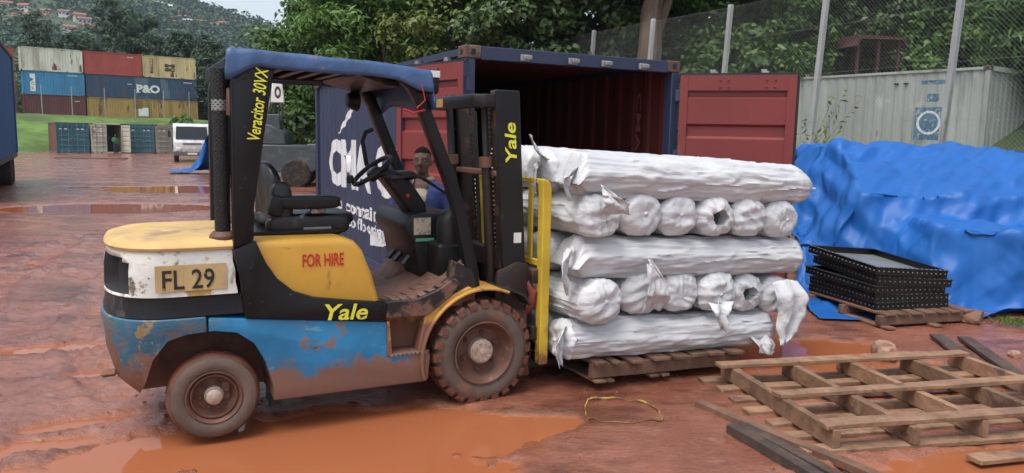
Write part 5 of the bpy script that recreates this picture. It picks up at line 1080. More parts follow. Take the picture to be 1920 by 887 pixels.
def roll_mesh(L_, r, seed, endA='gather', endB='gather', sag=.0, na=96, nl=100, taperA=.10, taperB=.10, tail=0.):
    """wrapped roll along local x from 0 to L_, wrinkled sleeve; ends: gather, open, flat"""
    rng = np.random.default_rng(seed); sd = seed * 1.7; Th = np.linspace(0, 2 * math.pi, na, endpoint=False)
    rows = []
    kx, kz = rng.uniform(-.22, .22, 2) * r
    def ring(x, rad, axw=1., pl=0., sx=None, push=0., kk=0.):
        s = x if sx is None else sx; ct, st_ = np.cos(Th), np.sin(Th)
        # noise on the cylinder surface (periodic by using cos/sin coordinates)
        big = fbm(ct * 1.3 + sd, st_ * 1.3, s * 1.6, 3) - .5
        tens = ridge(fbm(ct * 3.2 + sd, st_ * 3.2 + s * .5, s * .9 + 4, 2)) - .6
        diag = ridge(fbm(ct * 2.2 + s * 1.5 + sd, st_ * 2.2 - s * 1.1, s * 2.5, 3)); diag = sstep(.74, 1., diag)
        fine = fbm(ct * 6 + sd, st_ * 6, s * 9, 3) - .5
        long_ = ridge(fbm(ct * 5.5 + sd, st_ * 5.5, s * 1.1 + .4 * ct, 2))
        dr = (.15 * big + .05 * tens + .07 * diag + .05 * sstep(.72, 1., long_) + .03 * fine) * r * axw
        PP_ = np.stack([np.full(na, s * .22), rad * ct, rad * st_], -1)
        if na > 60: dr = dr + crumple(PP_ + seed, seed, 5, (.05, .13), .045, .9, .2) * axw * (rad > .5 * r)
        if pl: dr = dr + pl * r * (.06 * (ridge(fbm(ct * 12 + sd, st_ * 12, 3.7, 2)) - .6) + .25 * big)
        q = np.maximum(rad + dr, .004); y = q * ct + kx * kk; z = q * st_ + kz * kk
        z = np.maximum(z, -r * .93) if rad > .8 * r else z
        z = z * .92; y = y * 1.05; z = z - sag * math.sin(math.pi * min(1, max(0, s / L_)))
        X_ = np.full(na, x) + push * (fbm(y / r * 2.2 + sd, z / r * 2.2, 3.3, 3) - .5) + (crumple(np.stack([0 * y, y, z], -1) + seed, seed + 5, 5, (.03, .09), .085, 1., .3) if push and na > 60 else 0)
        return np.stack([X_, y, z], 1)
    def end(sgn, xe, style, tp):
        out = []
        if style == 'gather':
            for t in np.linspace(0.12, 1, 13):
                rad = r * (math.cos(t * math.pi / 2) ** .62) * (1 - .05 * t) + .012; out.append(ring(xe + sgn * tp * math.sin(t * math.pi / 2) ** 1.2 * (1 - .30 * max(0, t - .75) * 4 * (.6 if tail == 0 else 0)), rad, (1 - t) ** 2.2, .6 * t * (1 - t) * 1.5 * (.6 if tail else 1), xe, .035 * math.sin(math.pi * min(1, t * 1.1)), t))
            k0 = xe + sgn * tp * (.70 if tail == 0 else 1.0)
            for t in (0.3, .7, 1.0):
                out.append(ring(k0 + sgn * (.020 + tail) * t, .012 * (1 - .8 * t) + .008 + .008 * (t < .6), 0., .0, xe, 0., 1.))
        elif style == 'flat':
            for t in np.linspace(.15, 1, 9):
                p = ring(xe + sgn * tp * t, r, 1 - .4 * t, .10 * t, xe, .05 * t); f = 1 - .93 * sstep(.0, 1., t) ; p[:, 2] *= f; p[:, 1] *= 1 + .12 * t; p[:, 2] -= .35 * r * t ** 2; out.append(p)
            p = out[-1].copy(); p[:, 2] = p[:, 2].mean() ; out.append(p)
        else:  # open mouth, turned-in lip, hollow inside
            for t in np.linspace(.1, 1, 8):
                out.append(ring(xe + sgn * tp * .8 * math.sin(t * math.pi / 2), r * (1 - .60 * t ** 2), (1 - t) ** 1.5 * .8 + .2, .4 * t * (1 - .3 * t), xe, .06 * t))
            for t in (.15, .4, 1.): out.append(ring(xe + sgn * (tp * .75 - .26 * t), r * (.40 - .02 * t), .5, .15, xe, .02))
            out.append(ring(xe + sgn * (tp * .75 - .26), .01, 0., 0., xe))
        return out
    ea = end(-1, taperA, endA, taperA)[::-1]; eb = end(1, L_ - taperB, endB, taperB)
    for p in ea: rows.append(p)
    for x in np.linspace(taperA, L_ - taperB, nl): rows.append(ring(x, r))
    rows += eb
    for k_ in (0, -1):
        rows.insert(0, np.repeat(rows[0].mean(0)[None], na, 0)) if k_ == 0 else rows.append(np.repeat(rows[-1].mean(0)[None], na, 0))
    P = np.array(rows); mb = MB(); mb.grid(P, cv=True)
    return mb
def roll(label, loc, rot, L_, r, seed, eA, eB, group, **k):
    o = roll_mesh(L_, r, seed, eA, eB, **k).build('wrapped_roll', M_sack, None, ang=75); o.location = loc; o.rotation_mode = 'XYZ'; o.rotation_euler = rot
    tag(o, label, 'roll', group)
    return o
KY = R(27.5); KE = Vector((math.cos(KY), math.sin(KY), 0)); KN = Vector((-math.sin(KY), math.cos(KY), 0)); KO = Vector((-.44, 5.45, 0))
def kp(a, b, z): return KO + KE * a + KN * b + Vector((0, 0, z))
TILT = math.atan(.045)
GL = 'long rolls lying along the forks'; GC = 'rolls lying across the load, ends towards the viewer'
def place_long(label, a0, b, z, L_, r, seed, eA, eB, **k):
    return roll(label, kp(a0, b, z), (0, TILT, KY + k.pop('dyaw', 0.)), L_, r, seed, eA, eB, GL, **k)
place_long('topmost long white roll, nearest the viewer', .60, -.55, 1.525, 2.27, .165, 3, 'flat', 'gather', sag=.01, taperB=.22, tail=.10)
for i, (b, lb) in enumerate(((-.22, 'topmost long white roll just behind the nearest one'), (.12, 'topmost long white roll, third from the viewer'), (.46, 'topmost long white roll, fourth from the viewer'))):
    place_long(lb, .545 + .02 * (i % 2), b, 1.53 + .012 * i, 2.2, .165, 21 + i, 'gather', 'gather', na=56, nl=50)
place_long('long white roll in the middle layer, nearest the viewer', .60, -.56, .955, 2.22, .158, 6, 'flat', 'gather', sag=.005, taperB=.13)
for i, (b, lb) in enumerate(((-.23, 'long white roll in the middle layer, second from the viewer'), (.10, 'long white roll in the middle layer, third from the viewer'), (.42, 'long white roll in the middle layer, fourth from the viewer'))):
    place_long(lb, .545 + .02 * (i % 2), b, .96, 2.2, .155, 31 + i, 'gather', 'gather', na=56, nl=50)
place_long('long white roll at the bottom directly on the pallet, nearest the viewer', .545, -.58, .385, 2.02, .150, 9, 'gather', 'gather', taperA=.07, taperB=.16)
for i, (b, lb) in enumerate(((-.25, 'long white roll at the bottom, second from the viewer'), (.06, 'long white roll at the bottom, third from the viewer'), (.38, 'long white roll at the bottom, fourth from the viewer'))):
    place_long(lb, .545 + .02 * (i % 2), b, .39, 2.1, .148, 41 + i, 'gather', 'gather', na=56, nl=50)
POS = ['leftmost', 'second from the left', 'third from the left', 'fourth from the left', 'fifth from the left', 'rightmost']
# upper crosswise layer
U_ = [(.80, 1.245, .160, 'gather', 12), (1.165, 1.235, .162, 'gather', -4), (1.50, 1.220, .160, 'gather', 0), (1.84, 1.205, .160, 'open', 2), (2.19, 1.190, .162, 'gather', -2), (2.52, 1.165, .155, 'gather', 4)]
D_ = [(.80, .655, .165, 'gather', 14), (1.21, .675, .165, 'gather', 4), (1.55, .665, .160, 'gather', 0), (1.88, .640, .160, 'gather', -3), (2.21, .600, .160, 'open', -2), (2.52, .565, .152, 'gather', -4)]
DU = ['with a ragged torn edge', 'with its end folded over', 'with its end gathered to a knot', 'with dark wire showing in its open end', 'with a loosely tied end', 'nearest the blue tarpaulin']
DD = ['with a puckered knotted end', 'with a split flap standing up', 'with its end gathered to a knot', 'with a twisted rag at its end', 'with coiled wire showing in its open end', 'with a long empty sleeve hanging down']
for lay, (arr, desc, nm) in enumerate(((U_, DU, 'upper'), (D_, DD, 'lower'))):
    for i, (a, z, r, e, dy) in enumerate(arr):
        b0_ = -.74 - (.03 if i in (0, 3) else 0) - (.06 if lay and i == 0 else 0); L_ = 1.95
        o = roll(nm + ' crosswise white roll, ' + POS[i] + ', ' + desc[i], kp(a, b0_, z), (0, 0, KY + R(90 + dy * .4)), L_, r, 60 + 10 * lay + i, e, 'gather', GC, taperA=.10 if e != 'flat' else .15)
        if e == 'open':
            mb = MB(); P = []
            for t in np.linspace(0, 1, 160): q = t * 2 * math.pi * 6; rr_ = r * (.12 + .36 * t); P.append((.12 + .012 * math.sin(q * 3.3), rr_ * math.cos(q), rr_ * math.sin(q)))
            mb.tube(P, .0055, 4); mb.lathe([(0, .14), (r * .46, .14), (r * .46, .30)], (0, 0, 0), 'x', 20); mb.build('wire_coil', M_wireroll, o)
# loose flaps of wrapping (thin cloth) on single rolls
def flap(parent_label, pts, width, seed, name='wrapping_flap', wdir=(1, 0, 0)):
    par = [o for o in COL.objects if o.get('label') == parent_label][0]
    M_ = Matrix.Translation(par.location) @ par.rotation_euler.to_matrix().to_4x4(); Mi = M_.inverted()
    pts = [Vector(p) for p in pts]; n = 30; m_ = 18; P = []
    seg = [0]
    for a, b_ in zip(pts[:-1], pts[1:]): seg.append(seg[-1] + (b_ - a).length)
    for i in range(n):
        s = seg[-1] * i / (n - 1); x = [float(np.interp(s, seg, [p[k] for p in pts])) for k in range(3)]; t = i / (n - 1)
        wd = np.interp(t, np.linspace(0, 1, len(width)), width); rowp = []
        for j in range(m_):
            u = j / (m_ - 1) - .5; nz_ = float(fbm(u * 4 + seed, t * 4, seed * .7, 4)) - .5
            p = Vector(x) + KE * (u * wd * wdir[0]) + KN * (u * wd * wdir[1] + .07 * nz_ + .015 * math.cos(u * 9 + t * 3 + seed)) + Vector((0, 0, u * wd * wdir[2] + .06 * nz_)) + KE * (.05 * nz_ * math.sin(t * 9 + seed)); rowp.append(Mi @ p)
        P.append(rowp)
    o = MB().grid(P).build(name, M_sack, par, ang=80); md = o.modifiers.new('t', 'SOLIDIFY'); md.thickness = .003; return o
def lab(lay, i): return ('upper', 'lower')[lay] + ' crosswise white roll, ' + POS[i] + ', ' + (DU, DD)[lay][i]
flap(lab(1, 5), [kp(2.48, -.80, .70), kp(2.50, -.86, .60), kp(2.52, -.86, .45), kp(2.50, -.84, .26), kp(2.46, -.83, .22)], [.26, .30, .27, .24, .10], 3)
flap(lab(1, 3), [kp(1.80, -.84, .60), kp(1.78, -.88, .54), kp(1.80, -.87, .43), kp(1.82, -.86, .38)], [.22, .16, .08, .07], 5)
flap(lab(1, 1), [kp(1.20, -.80, .58), kp(1.19, -.90, .70), kp(1.17, -.88, .82), kp(1.12, -.86, .93)], [.20, .20, .15, .05], 7)
flap(lab(0, 0), [kp(.86, -.80, 1.26), kp(.84, -.86, 1.33), kp(.78, -.84, 1.40), kp(.75, -.80, 1.45)], [.24, .20, .12, .02], 9)
flap('topmost long white roll, nearest the viewer', [kp(.62, -.66, 1.58), kp(.54, -.70, 1.50), kp(.54, -.70, 1.42), kp(.58, -.68, 1.36)], [.14, .20, .18, .10], 13, wdir=(.6, .6, 0))
flap('topmost long white roll just behind the nearest one', [kp(.60, -.32, 1.62), kp(.50, -.38, 1.66), kp(.44, -.40, 1.73), kp(.42, -.40, 1.78)], [.22, .20, .14, .04], 15, wdir=(.4, .9, 0))
flap('topmost long white roll just behind the nearest one', [kp(.58, -.25, 1.60), kp(.50, -.33, 1.56), kp(.47, -.36, 1.44), kp(.48, -.36, 1.36)], [.24, .26, .20, .10], 16, wdir=(.4, .9, 0))
flap('long white roll in the middle layer, nearest the viewer', [kp(.60, -.66, 1.04), kp(.53, -.72, .97), kp(.52, -.72, .86), kp(.56, -.70, .72)], [.14, .20, .18, .06], 17, wdir=(.6, .6, 0))
flap('long white roll at the bottom directly on the pallet, nearest the viewer', [kp(2.30, -.70, .30), kp(2.36, -.76, .20), kp(2.38, -.76, .12)], [.22, .20, .16], 19)
flap('long white roll at the bottom directly on the pallet, nearest the viewer', [kp(.58, -.66, .50), kp(.52, -.70, .42), kp(.51, -.70, .30), kp(.53, -.70, .235)], [.16, .22, .22, .15], 18, wdir=(.6, .6, 0))
def print_on(lbl, text, a, b, z, ux, uy, w, h):
    par = [o for o in COL.objects if o.get('label') == lbl][0]; Mi = (Matrix.Translation(par.location) @ par.rotation_euler.to_matrix().to_4x4()).inverted()
# ================================================================ PALLETS AND TIMBER
M_wood = mat('pallet_wood', rnd=.25, base=(.165, .088, .055), rough=.7, var=.3, vs=5, streak=1., spots=[((.085, .050, .035), 4, .52, .15), ((.23, .15, .10), 7, .60, .1), ((.20, .085, .05), 3, .62, .1)], bump=.5, bs=30)
M_wood2 = mat('pallet_wood_muddy', rnd=.25, base=(.235, .135, .080), rough=.7, var=.3, vs=5, spots=[((.115, .064, .042), 4, .52, .15), ((.29, .19, .125), 7, .58, .12), ((.22, .085, .045), 3, .60, .1)], bump=.5, bs=30)
M_woodd = mat('dark_plank', (.075, .048, .037), .75, var=.35, vs=5, spots=[((.04, .03, .026), 4, .5, .15), ((.17, .10, .07), 9, .62, .1)], bump=.5, bs=30)
def plank_mesh(L_, w, t, seed):
    rng = np.random.default_rng(seed); n = 14; P = []
    for i in range(n + 1):
        x = L_ * i / n; d = lambda s, k: float(fbm(x * 4 + seed * 3.1, k, 2., 2) - .5) * s
        P.append([(x + d(.006, 9.), -w / 2 + d(.014, 1.), -t / 2 + d(.006, 2.)), (x, w / 2 + d(.014, 3.), -t / 2 + d(.006, 4.)), (x, w / 2 + d(.014, 3.), t / 2 + d(.008, 5.)), (x - d(.006, 8.), -w / 2 + d(.014, 1.), t / 2 + d(.008, 6.))])
    mb = MB(); mb.grid(P, cv=True); b = len(mb.v); mb.f.append((0, 1, 2, 3)); mb.f.append((b - 4, b - 3, b - 2, b - 1)); mb.mi += [0, 0]
    return mb
_pk = {}
def plank(name, parent, p0, L_, w, t, rz, m_, seed=0, tilt=0., roll_=0., loc=True):
    key = (round(L_, 2), round(w, 3), round(t, 3), seed % 3, m_.name)
    if key not in _pk:
        o = plank_mesh(L_, w, t, seed).build(name, m_, parent, bevel=.004); _pk[key] = o.data
    else: o = link(bpy.data.objects.new(name, _pk[key]), parent)
    o.location = p0; o.rotation_euler = (roll_, tilt, rz); return o
# pallet under the load (rides on the forks)
pl = empty('wooden_pallet', kp(.76, -.72, .058), KY, 'wooden pallet lifted on the forks under the white rolls', 'pallet'); pl.rotation_euler = (0, R(2.4), KY)
xs = [.0, .13, .29, .33, .52, .70, .88, 1.04, 1.22]; ws = [.10, .06, .10, .06, .15, .14, .14, .13, .14]
for k, (x, w) in enumerate(zip(xs, ws)): plank('deck_board', pl, (x + .05, -.05 - .015 * (k % 3), .170), 1.35, w, .024, R(90), M_wood, k, roll_=R((k % 3 - 1) * 1.5))
for k, y in enumerate((.02, .60, 1.20)): plank('stringer', pl, (0, y, .105), 1.36, .05, .10, 0, M_wood, k)
for k, (x, w) in enumerate(((.03, .09), (.115, .06), (.50, .08), (.60, .07), (1.22, .09))): plank('bottom_board', pl, (x + .03, -.04, .040), 1.30, w, .022, R(90), M_wood, k + 1)
# upside-down pallet lying in the mud, lower right
p0 = (1.845, 4.20); yaw = R(12.5)
up = empty('wooden_pallet', (p0[0], p0[1], .0), yaw, 'upturned wooden pallet with three cross boards lying in the orange puddle', 'pallet')
SL = 1.33; BL = 2.05
for k, y in enumerate((.02, .23, .44, .66, .88, 1.10, 1.30)): plank('deck_board', up, (-.17 + .02 * (k % 3), y, .028), BL + .22, .10, .030, R((k % 3 - 1) * .8), M_wood2, k)
for k, x in enumerate((.02, .52, 1.02, 1.52, 2.0)): plank('stringer', up, (x, -.02 - .03 * (k % 2), .098), SL + .04, .052, .108, R(90 + (k % 3 - 1) * .8), M_wood2, k)
for k, (y, x0) in enumerate(((.04, -.04), (.56, -.02), (1.22, -.08))): plank('cross_board', up, (x0, y, .168), BL + .05, .105, .030, R((-.4, .5, .2)[k]), M_wood2, k + 2, roll_=R((1, -2, 1)[k]))
# pallet under the black trays
tp = empty('wooden_pallet', (3.62, 7.22, .03), R(14), 'wooden pallet under the black steel trays', 'pallet')
for k in range(7): plank('deck_board', tp, (.0 + .155 * k, -.05, .125), 1.15, .12, .022, R(90), M_wood, k)
for k, y in enumerate((.0, .52, 1.03)): plank('stringer', tp, (-.12, y, .070), 1.25, .06, .09, 0, M_wood, k)
for k, x in enumerate((-.05, .5, 1.02)): plank('bottom_board', tp, (x, -.12, .015), 1.25, .10, .022, R(90), M_wood, k + 1)
tp.rotation_euler.z = R(16)
# loose planks
def loose(label, a, b, w, t, m_, z=.03, seed=0, z1=None, cat='plank'):
    a = Vector((*a, z)); b = Vector((*b, z if z1 is None else z1)); d = b - a
    o = plank_mesh(d.length, w, t, seed).build('loose_plank', m_, None, bevel=.004); o.location = a; o.rotation_euler = (0, -math.atan2(d.z, math.hypot(d.x, d.y)), math.atan2(d.y, d.x)); tag(o, label, cat, 'loose planks lying in the mud'); return o
loose('long brown plank sloping from the upturned pallet to the bottom edge', (1.262, 4.93), (2.05, 3.66), .07, .045, M_wood, .035, 1)
loose('dark weathered beam at the bottom edge, nearer the puddle', (1.35, 4.47), (1.72, 3.50), .075, .06, M_woodd, .045, 2)
loose('dark weathered beam lying close along the brown plank', (1.43, 4.50), (1.84, 3.50), .07, .055, M_woodd, .042, 3)
loose('grey plank at the right edge, left one of two', (3.90, 6.86), (3.60, 5.45), .13, .03, M_woodd, .05, 4)
loose('grey plank at the right edge, right one of two', (4.10, 6.78), (3.80, 5.35), .11, .03, M_woodd, .05, 5)
loose('pale board lying under the right end of the upturned pallet', (2.6, 4.10), (4.2, 4.52), .10, .03, M_wood2, .03, 6)
# ================================================================ BLACK STEEL TRAYS
M_tray = mat('black_steel', (.014, .013, .013), .38, .2, var=.3, spots=[((.07, .045, .035), 6, .60, .12), ((.10, .10, .10), 15, .70, .05)], bump=.15); M_trayin = mat('tray_inside', (.22, .23, .23), .4, .3, var=.15, spots=[((.12, .09, .08), 3, .58, .15)])
tn = ['topmost', 'second from the top', 'third from the top', 'fourth from the top', 'lowest']
def tray(i, z, rz, tx, ty, dx, dy):
    W_, D_2, h, t = .86, 1.04, .075, .008
    mb = MB(); mb.box(0, W_, 0, t, 0, h).box(0, W_, D_2 - t, D_2, 0, h).box(0, t, t, D_2 - t, 0, h).box(W_ - t, W_, t, D_2 - t, 0, h)
    mb.box(-.012, W_ + .012, -.012, .03, h, h + .004).box(-.012, W_ + .012, D_2 - .03, D_2 + .012, h, h + .004).box(-.012, .03, .03, D_2 - .03, h, h + .004).box(W_ - .03, W_ + .012, .03, D_2 - .03, h, h + .004)
    root = empty('steel_tray', (3.55 + dx, 7.33 + dy, z), 0, 'black steel tray, ' + tn[i] + ' of the stack on the pallet', 'tray', 'black steel trays on the pallet'); root.rotation_euler = (R(tx), R(ty), R(rz))
    mb.build('rim', M_tray, root); MB().box(t, W_ - t, t, D_2 - t, .004, .012).build('tray_floor', M_trayin, root)
    b = MB()
    for k in range(15):
        x = .03 + (W_ - .06) * k / 14
        for y, s in ((-.0005, -1),): b.lathe([(.0, 0), (.008, 0), (.007, .003), (0, .004)], (x, y, h * .55), 'y', 6, s)
        b.lathe([(0, 0), (.008, 0), (.007, .003), (0, .004)], (x, .01, h + .004), 'z', 6)
    for k in range(18):
        y = .03 + (D_2 - .06) * k / 17; b.lathe([(0, 0), (.008, 0), (.007, .003), (0, .004)], (-.0005, y, h * .55), 'x', 6, -1); b.lathe([(0, 0), (.008, 0), (.007, .003), (0, .004)], (.01, y, h + .004), 'z', 6)
    _ = b.build('rivets', mat('rivet_pale', (.35, .34, .32), .5) if i == 0 else M_steel, root); _['kind'] = 'stuff'
tray(4, .160, 15, 0, 0, 0, 0); tray(3, .238, 14, .5, .6, -.01, .01); tray(2, .325, 17, 2.0, 1.5, -.02, .0); tray(1, .415, 13, 3.0, 3.0, .0, .02); tray(0, .515, 16, 4.0, 4.0, -.02, .01)
# ================================================================ BLUE TARPAULIN (small cloth solve over the goods below)
def drape(ox, oy, rz, w, d, res, boxes, z0, iters, seed, ground, slack=1.0, slope=.07):
    nx_, ny_ = int(w / res) + 1, int(d / res) + 1; gx, gy = np.meshgrid(np.linspace(0, w, nx_), np.linspace(0, d, ny_), indexing='ij')
    c, s = math.cos(rz), math.sin(rz); X = np.stack([ox + gx * c - gy * s, oy + gx * s + gy * c, np.full(gx.shape, z0)], -1)
    rng = np.random.default_rng(seed); X[..., 2] += .10 * (fbm(gx * 2.6, gy * 2.6, seed, 4) - .5); V = np.zeros_like(X); hx = res * slack
    def height(px, py):
        h = ground(px, py)
        for (cx, cy, ax, ay, a, hh) in boxes:
            u = (px - cx) * math.cos(a) + (py - cy) * math.sin(a); v = -(px - cx) * math.sin(a) + (py - cy) * math.cos(a)
            e = np.maximum(np.abs(u) - ax, np.abs(v) - ay); h = np.maximum(h, hh * (1 - sstep(-.03, slope, e)) + 0 * px)
        return h
    Hs = None
    for it in range(iters):
        V[..., 2] -= .010; V *= .95; Xp = X + V * .35
        for _ in range(5):
            for (a, b, l) in ((np.s_[:-1, :], np.s_[1:, :], hx), (np.s_[:, :-1], np.s_[:, 1:], hx), (np.s_[:-1, :-1], np.s_[1:, 1:], hx * 1.414), (np.s_[1:, :-1], np.s_[:-1, 1:], hx * 1.414), (np.s_[:-2, :], np.s_[2:, :], hx * 2), (np.s_[:, :-2], np.s_[:, 2:], hx * 2)):
                A, B = Xp[a], Xp[b]; D = B - A; L_ = np.linalg.norm(D, axis=-1, keepdims=True) + 1e-9; st = .48 if l < hx * 1.1 else .30 if l < hx * 1.9 else .03
                f = (L_ - l) / L_ * D * .5 * st
                Xp[a] += f; Xp[b] -= f
        H = height(Xp[..., 0], Xp[..., 1]) + .012; pen = Xp[..., 2] < H
        Xp[..., 2] = np.maximum(Xp[..., 2], np.minimum(H, Xp[..., 2] + .06)); Vn = (Xp - X) / .35
        Vn[pen] *= .25; V = Vn; X = Xp
    return X
def gnd(px, py): return np.where(py < 13, .05, .05)
TB = [(6.75, 10.85, 1.9, .7, R(-3), 1.45), (6.2, 9.65, 1.7, .40, R(-5), .95), (5.25, 8.55, .50, .40, R(-14), .74), (7.3, 8.95, 1.0, .55, R(-10), .58)]
def heap(px, py):
    # goods under the sheet: a long stack whose top falls towards the viewer and the left, a lower box in front
    yy = py + .05 * (px - 5); top = 1.20 + np.clip((yy - 9.05) / 1.35, 0, 1) * .54 - .10 * sstep(6.2, 7.2, px); front = np.where(yy > 9.02, top, 0); left = (px - 3.62) * 1.9 + .25
    h = np.where((py < 11.8) & (px > 3.55), np.minimum(front, left), 0)
    u = (px - 5.22) * math.cos(-.24) + (py - 8.5) * math.sin(-.24); v = -(px - 5.22) * math.sin(-.24) + (py - 8.5) * math.cos(-.24)
    h = np.maximum(h, np.where((np.abs(u) < .62) & (v > -.52) & (v < .7), .92 - .06 * (u + .6), 0))
    u2 = px - 7.3; h = np.maximum(h, np.where((np.abs(u2) < 1.25) & (py > 8.15 - .1 * u2) & (py < 9.5), .72, 0))
    return np.maximum(h, .05)
TX = drape(3.0, 7.35, R(-4), 6.3, 5.4, .048, [], 1.95, 190, 3, heap, 1.03)
def smooth_sub(X):
    n, m_ = X.shape[:2]; o_ = np.zeros((2 * n - 1, 2 * m_ - 1, 3)); o_[::2, ::2] = X; o_[1::2, ::2] = (X[1:] + X[:-1]) / 2; o_[:, 1::2] = (o_[:, 2::2] + o_[:, :-2:2]) / 2
    return o_
TX = smooth_sub(TX)
_a = np.gradient(TX, axis=0); _c = np.gradient(TX, axis=1); NRM = np.cross(_a, _c); NRM /= np.linalg.norm(NRM, axis=-1, keepdims=True) + 1e-9
sgn_ = np.sign(NRM[..., 2].mean()); TX += NRM * (sgn_ * (crumple(TX, 5, 8, (.5, 1.2), .036, .3, .15) + crumple(TX, 9, 7, (.16, .38), .050, .4, .12)))[..., None]
TX[..., 2] = np.maximum(TX[..., 2], .055)
TX += ((fbm(TX[..., 0] * 3, TX[..., 1] * 3, TX[..., 2] * 6, 3) - .5) * .012)[..., None]
for _ in range(0): TX[1:-1, 1:-1] = TX[1:-1, 1:-1] * .6 + .1 * (TX[2:, 1:-1] + TX[:-2, 1:-1] + TX[1:-1, 2:] + TX[1:-1, :-2])
M_tarp = mat('tarpaulin_blue', (.011, .105, .37), .45, spec=.33, var=.05, vs=1.2, spots=[((.16, .11, .13), 1.3, .70, .06), ((.05, .10, .26), 2.4, .68, .08)], bump=.12, bs=60)
tq = grid_quads(*TX.shape[:2]); o = np_mesh('blue_tarpaulin', TX, tq, M_tarp, None, False); tag(o, 'large crumpled bright blue tarpaulin covering a pile of goods, right', 'tarpaulin'); md = o.modifiers.new('t', 'SOLIDIFY'); md.thickness = .006
M_goods = mat('covered_goods', (.12, .10, .08), .9)
for k, (cx, cy, ax, ay, a, hh) in enumerate(TB):
    g_ = MB().box(-ax + .06, ax - .06, -ay + .06, ay - .06, 0, hh - .03).build('covered_crate', M_goods, None, bevel=.02, loc=(cx, cy, .0), rot=(0, 0, a)); tag(g_, ['tall covered crate under the rear ridge of the blue tarpaulin', 'wide covered crate under the middle step of the blue tarpaulin', 'low covered crate under the front lobe of the blue tarpaulin', 'covered crate under the right end of the blue tarpaulin'][k], 'crate')
# blue tarpaulin heap in the distance by the truck
FX = drape(-15.6, 33.4, R(10), 3.6, 2.6, .12, [(-13.2, 34.8, .5, .4, .3, 1.75)], 1.9, 90, 8, lambda px, py: np.full(px.shape, -.10))
o = np_mesh('blue_tarpaulin', FX, grid_quads(*FX.shape[:2]), M_tarp, None, True); tag(o, 'small bright blue tarpaulin heap beside the white truck', 'tarpaulin'); md = o.modifiers.new('t', 'SOLIDIFY'); md.thickness = .01
# ================================================================ ROCKS, STRAP, STACKED BOARDS
M_rock = mat('pale_rock', (.36, .22, .15), .85, var=.25, vs=8, spots=[((.22, .10, .06), 6, .52, .14)], bump=.6, bs=25)
def rock(label, c, s, seed, m_):
    bm = bmesh.new(); bmesh.ops.create_icosphere(bm, subdivisions=3, radius=1)
    for v in bm.verts:
        p = v.co; q = np.array(p); n_ = float(fbm(q[0] * 1.1 + seed, q[1] * 1.1, q[2] * 1.1, 3)); d = max(abs(q[0]), abs(q[1]), abs(q[2])) ** .6; f = (.7 + .6 * n_) / d
        v.co = (p.x * s[0] * f, p.y * s[1] * f, p.z * s[2] * f)
    me = bpy.data.meshes.new('rock'); bm.to_mesh(me); bm.free(); me.materials.append(m_); o = link(bpy.data.objects.new('rock', me)); o.location = c; o.rotation_euler = (0, 0, seed); tag(o, label, 'rock')
rock('pale angular rock behind the upturned pallet', (3.12, 6.22, .06), (.15, .09, .075), 1.3, M_rock)
rock('brown stone at the foot of the blue tarpaulin', (4.58, 7.46, .08), (.12, .08, .075), 4.1, mat('brown_rock', (.20, .10, .065), .85, bump=.6))
rock('small stone beside the lower end of the grey planks', (4.25, 6.3, .04), (.05, .04, .03), 7.7, M_rock)
sp = [(.541, 4.968), (.62, 5.0), (.74, 5.01), (.85, 4.985), (.925, 4.92), (.965, 4.80), (.975, 4.68), (.955, 4.615), (.86, 4.585), (.72, 4.575), (.58, 4.58), (.515, 4.60), (.495, 4.70), (.505, 4.86)]
M_strap = mat('strap_yellow', (.36, .24, .035), .5, var=.2, spots=[((.18, .08, .05), 9, .46, .10), ((.45, .45, .42), 9, .68, .05)])
P = []; n = len(sp) * 6
for i in range(n):
    t = i / n * len(sp); k = int(t); f = t - k; p, q_ = sp[k % len(sp)], sp[(k + 1) % len(sp)]; x, y = p[0] + (q_[0] - p[0]) * f, p[1] + (q_[1] - p[1]) * f
    z = max(float(mud_z(np.array(x), np.array(y))), WZ) + .006 + .006 * math.sin(i * .7); cx, cy = .735, 4.80; dx, dy = x - cx, y - cy; l = math.hypot(dx, dy); P.append([(x, y, z), (x + dx / l * .008, y + dy / l * .008, z + .006 + .008 * math.sin(i * .31))])
P.append(P[0]); o = MB().grid(P).build('strapping_loop', M_strap, None); tag(o, 'loop of yellow packing strap lying on the mud', 'strap'); md = o.modifiers.new('t', 'SOLIDIFY'); md.thickness = .002
# stacked pallets with a blue board, beyond the forklift seat
for k, (z, m_, lb) in enumerate(((.0, M_brick, 'reddish pallet stack lowest layer behind the forklift seat'), (.20, M_brick, 'reddish pallet in the middle of the stack behind the seat'), (.40, M_cs, 'blue painted pallet on top of the stack behind the seat'))):
    q_ = empty('stacked_pallet', (-3.95, 14.2, z - .02), R(20), lb, 'pallet', 'pallets stacked behind the forklift seat')
    for j in range(6): MB().box(0, 1.6, j * .19, j * .19 + .14, .15, .18).build('deck_board', m_ if k == 2 else M_wood, q_)
    for j in range(3): MB().box(0, 1.6, j * .48, j * .48 + .08, .0, .15).build('stringer', m_, q_)
# old board lying in the yard
o = plank_mesh(4.2, 1.0, .08, 3).build('flat_board', M_wood, None, loc=(-30.2, 51.0, -.12), rot=(0, 0, R(12))); tag(o, 'flat brown board lying in the far yard', 'board')
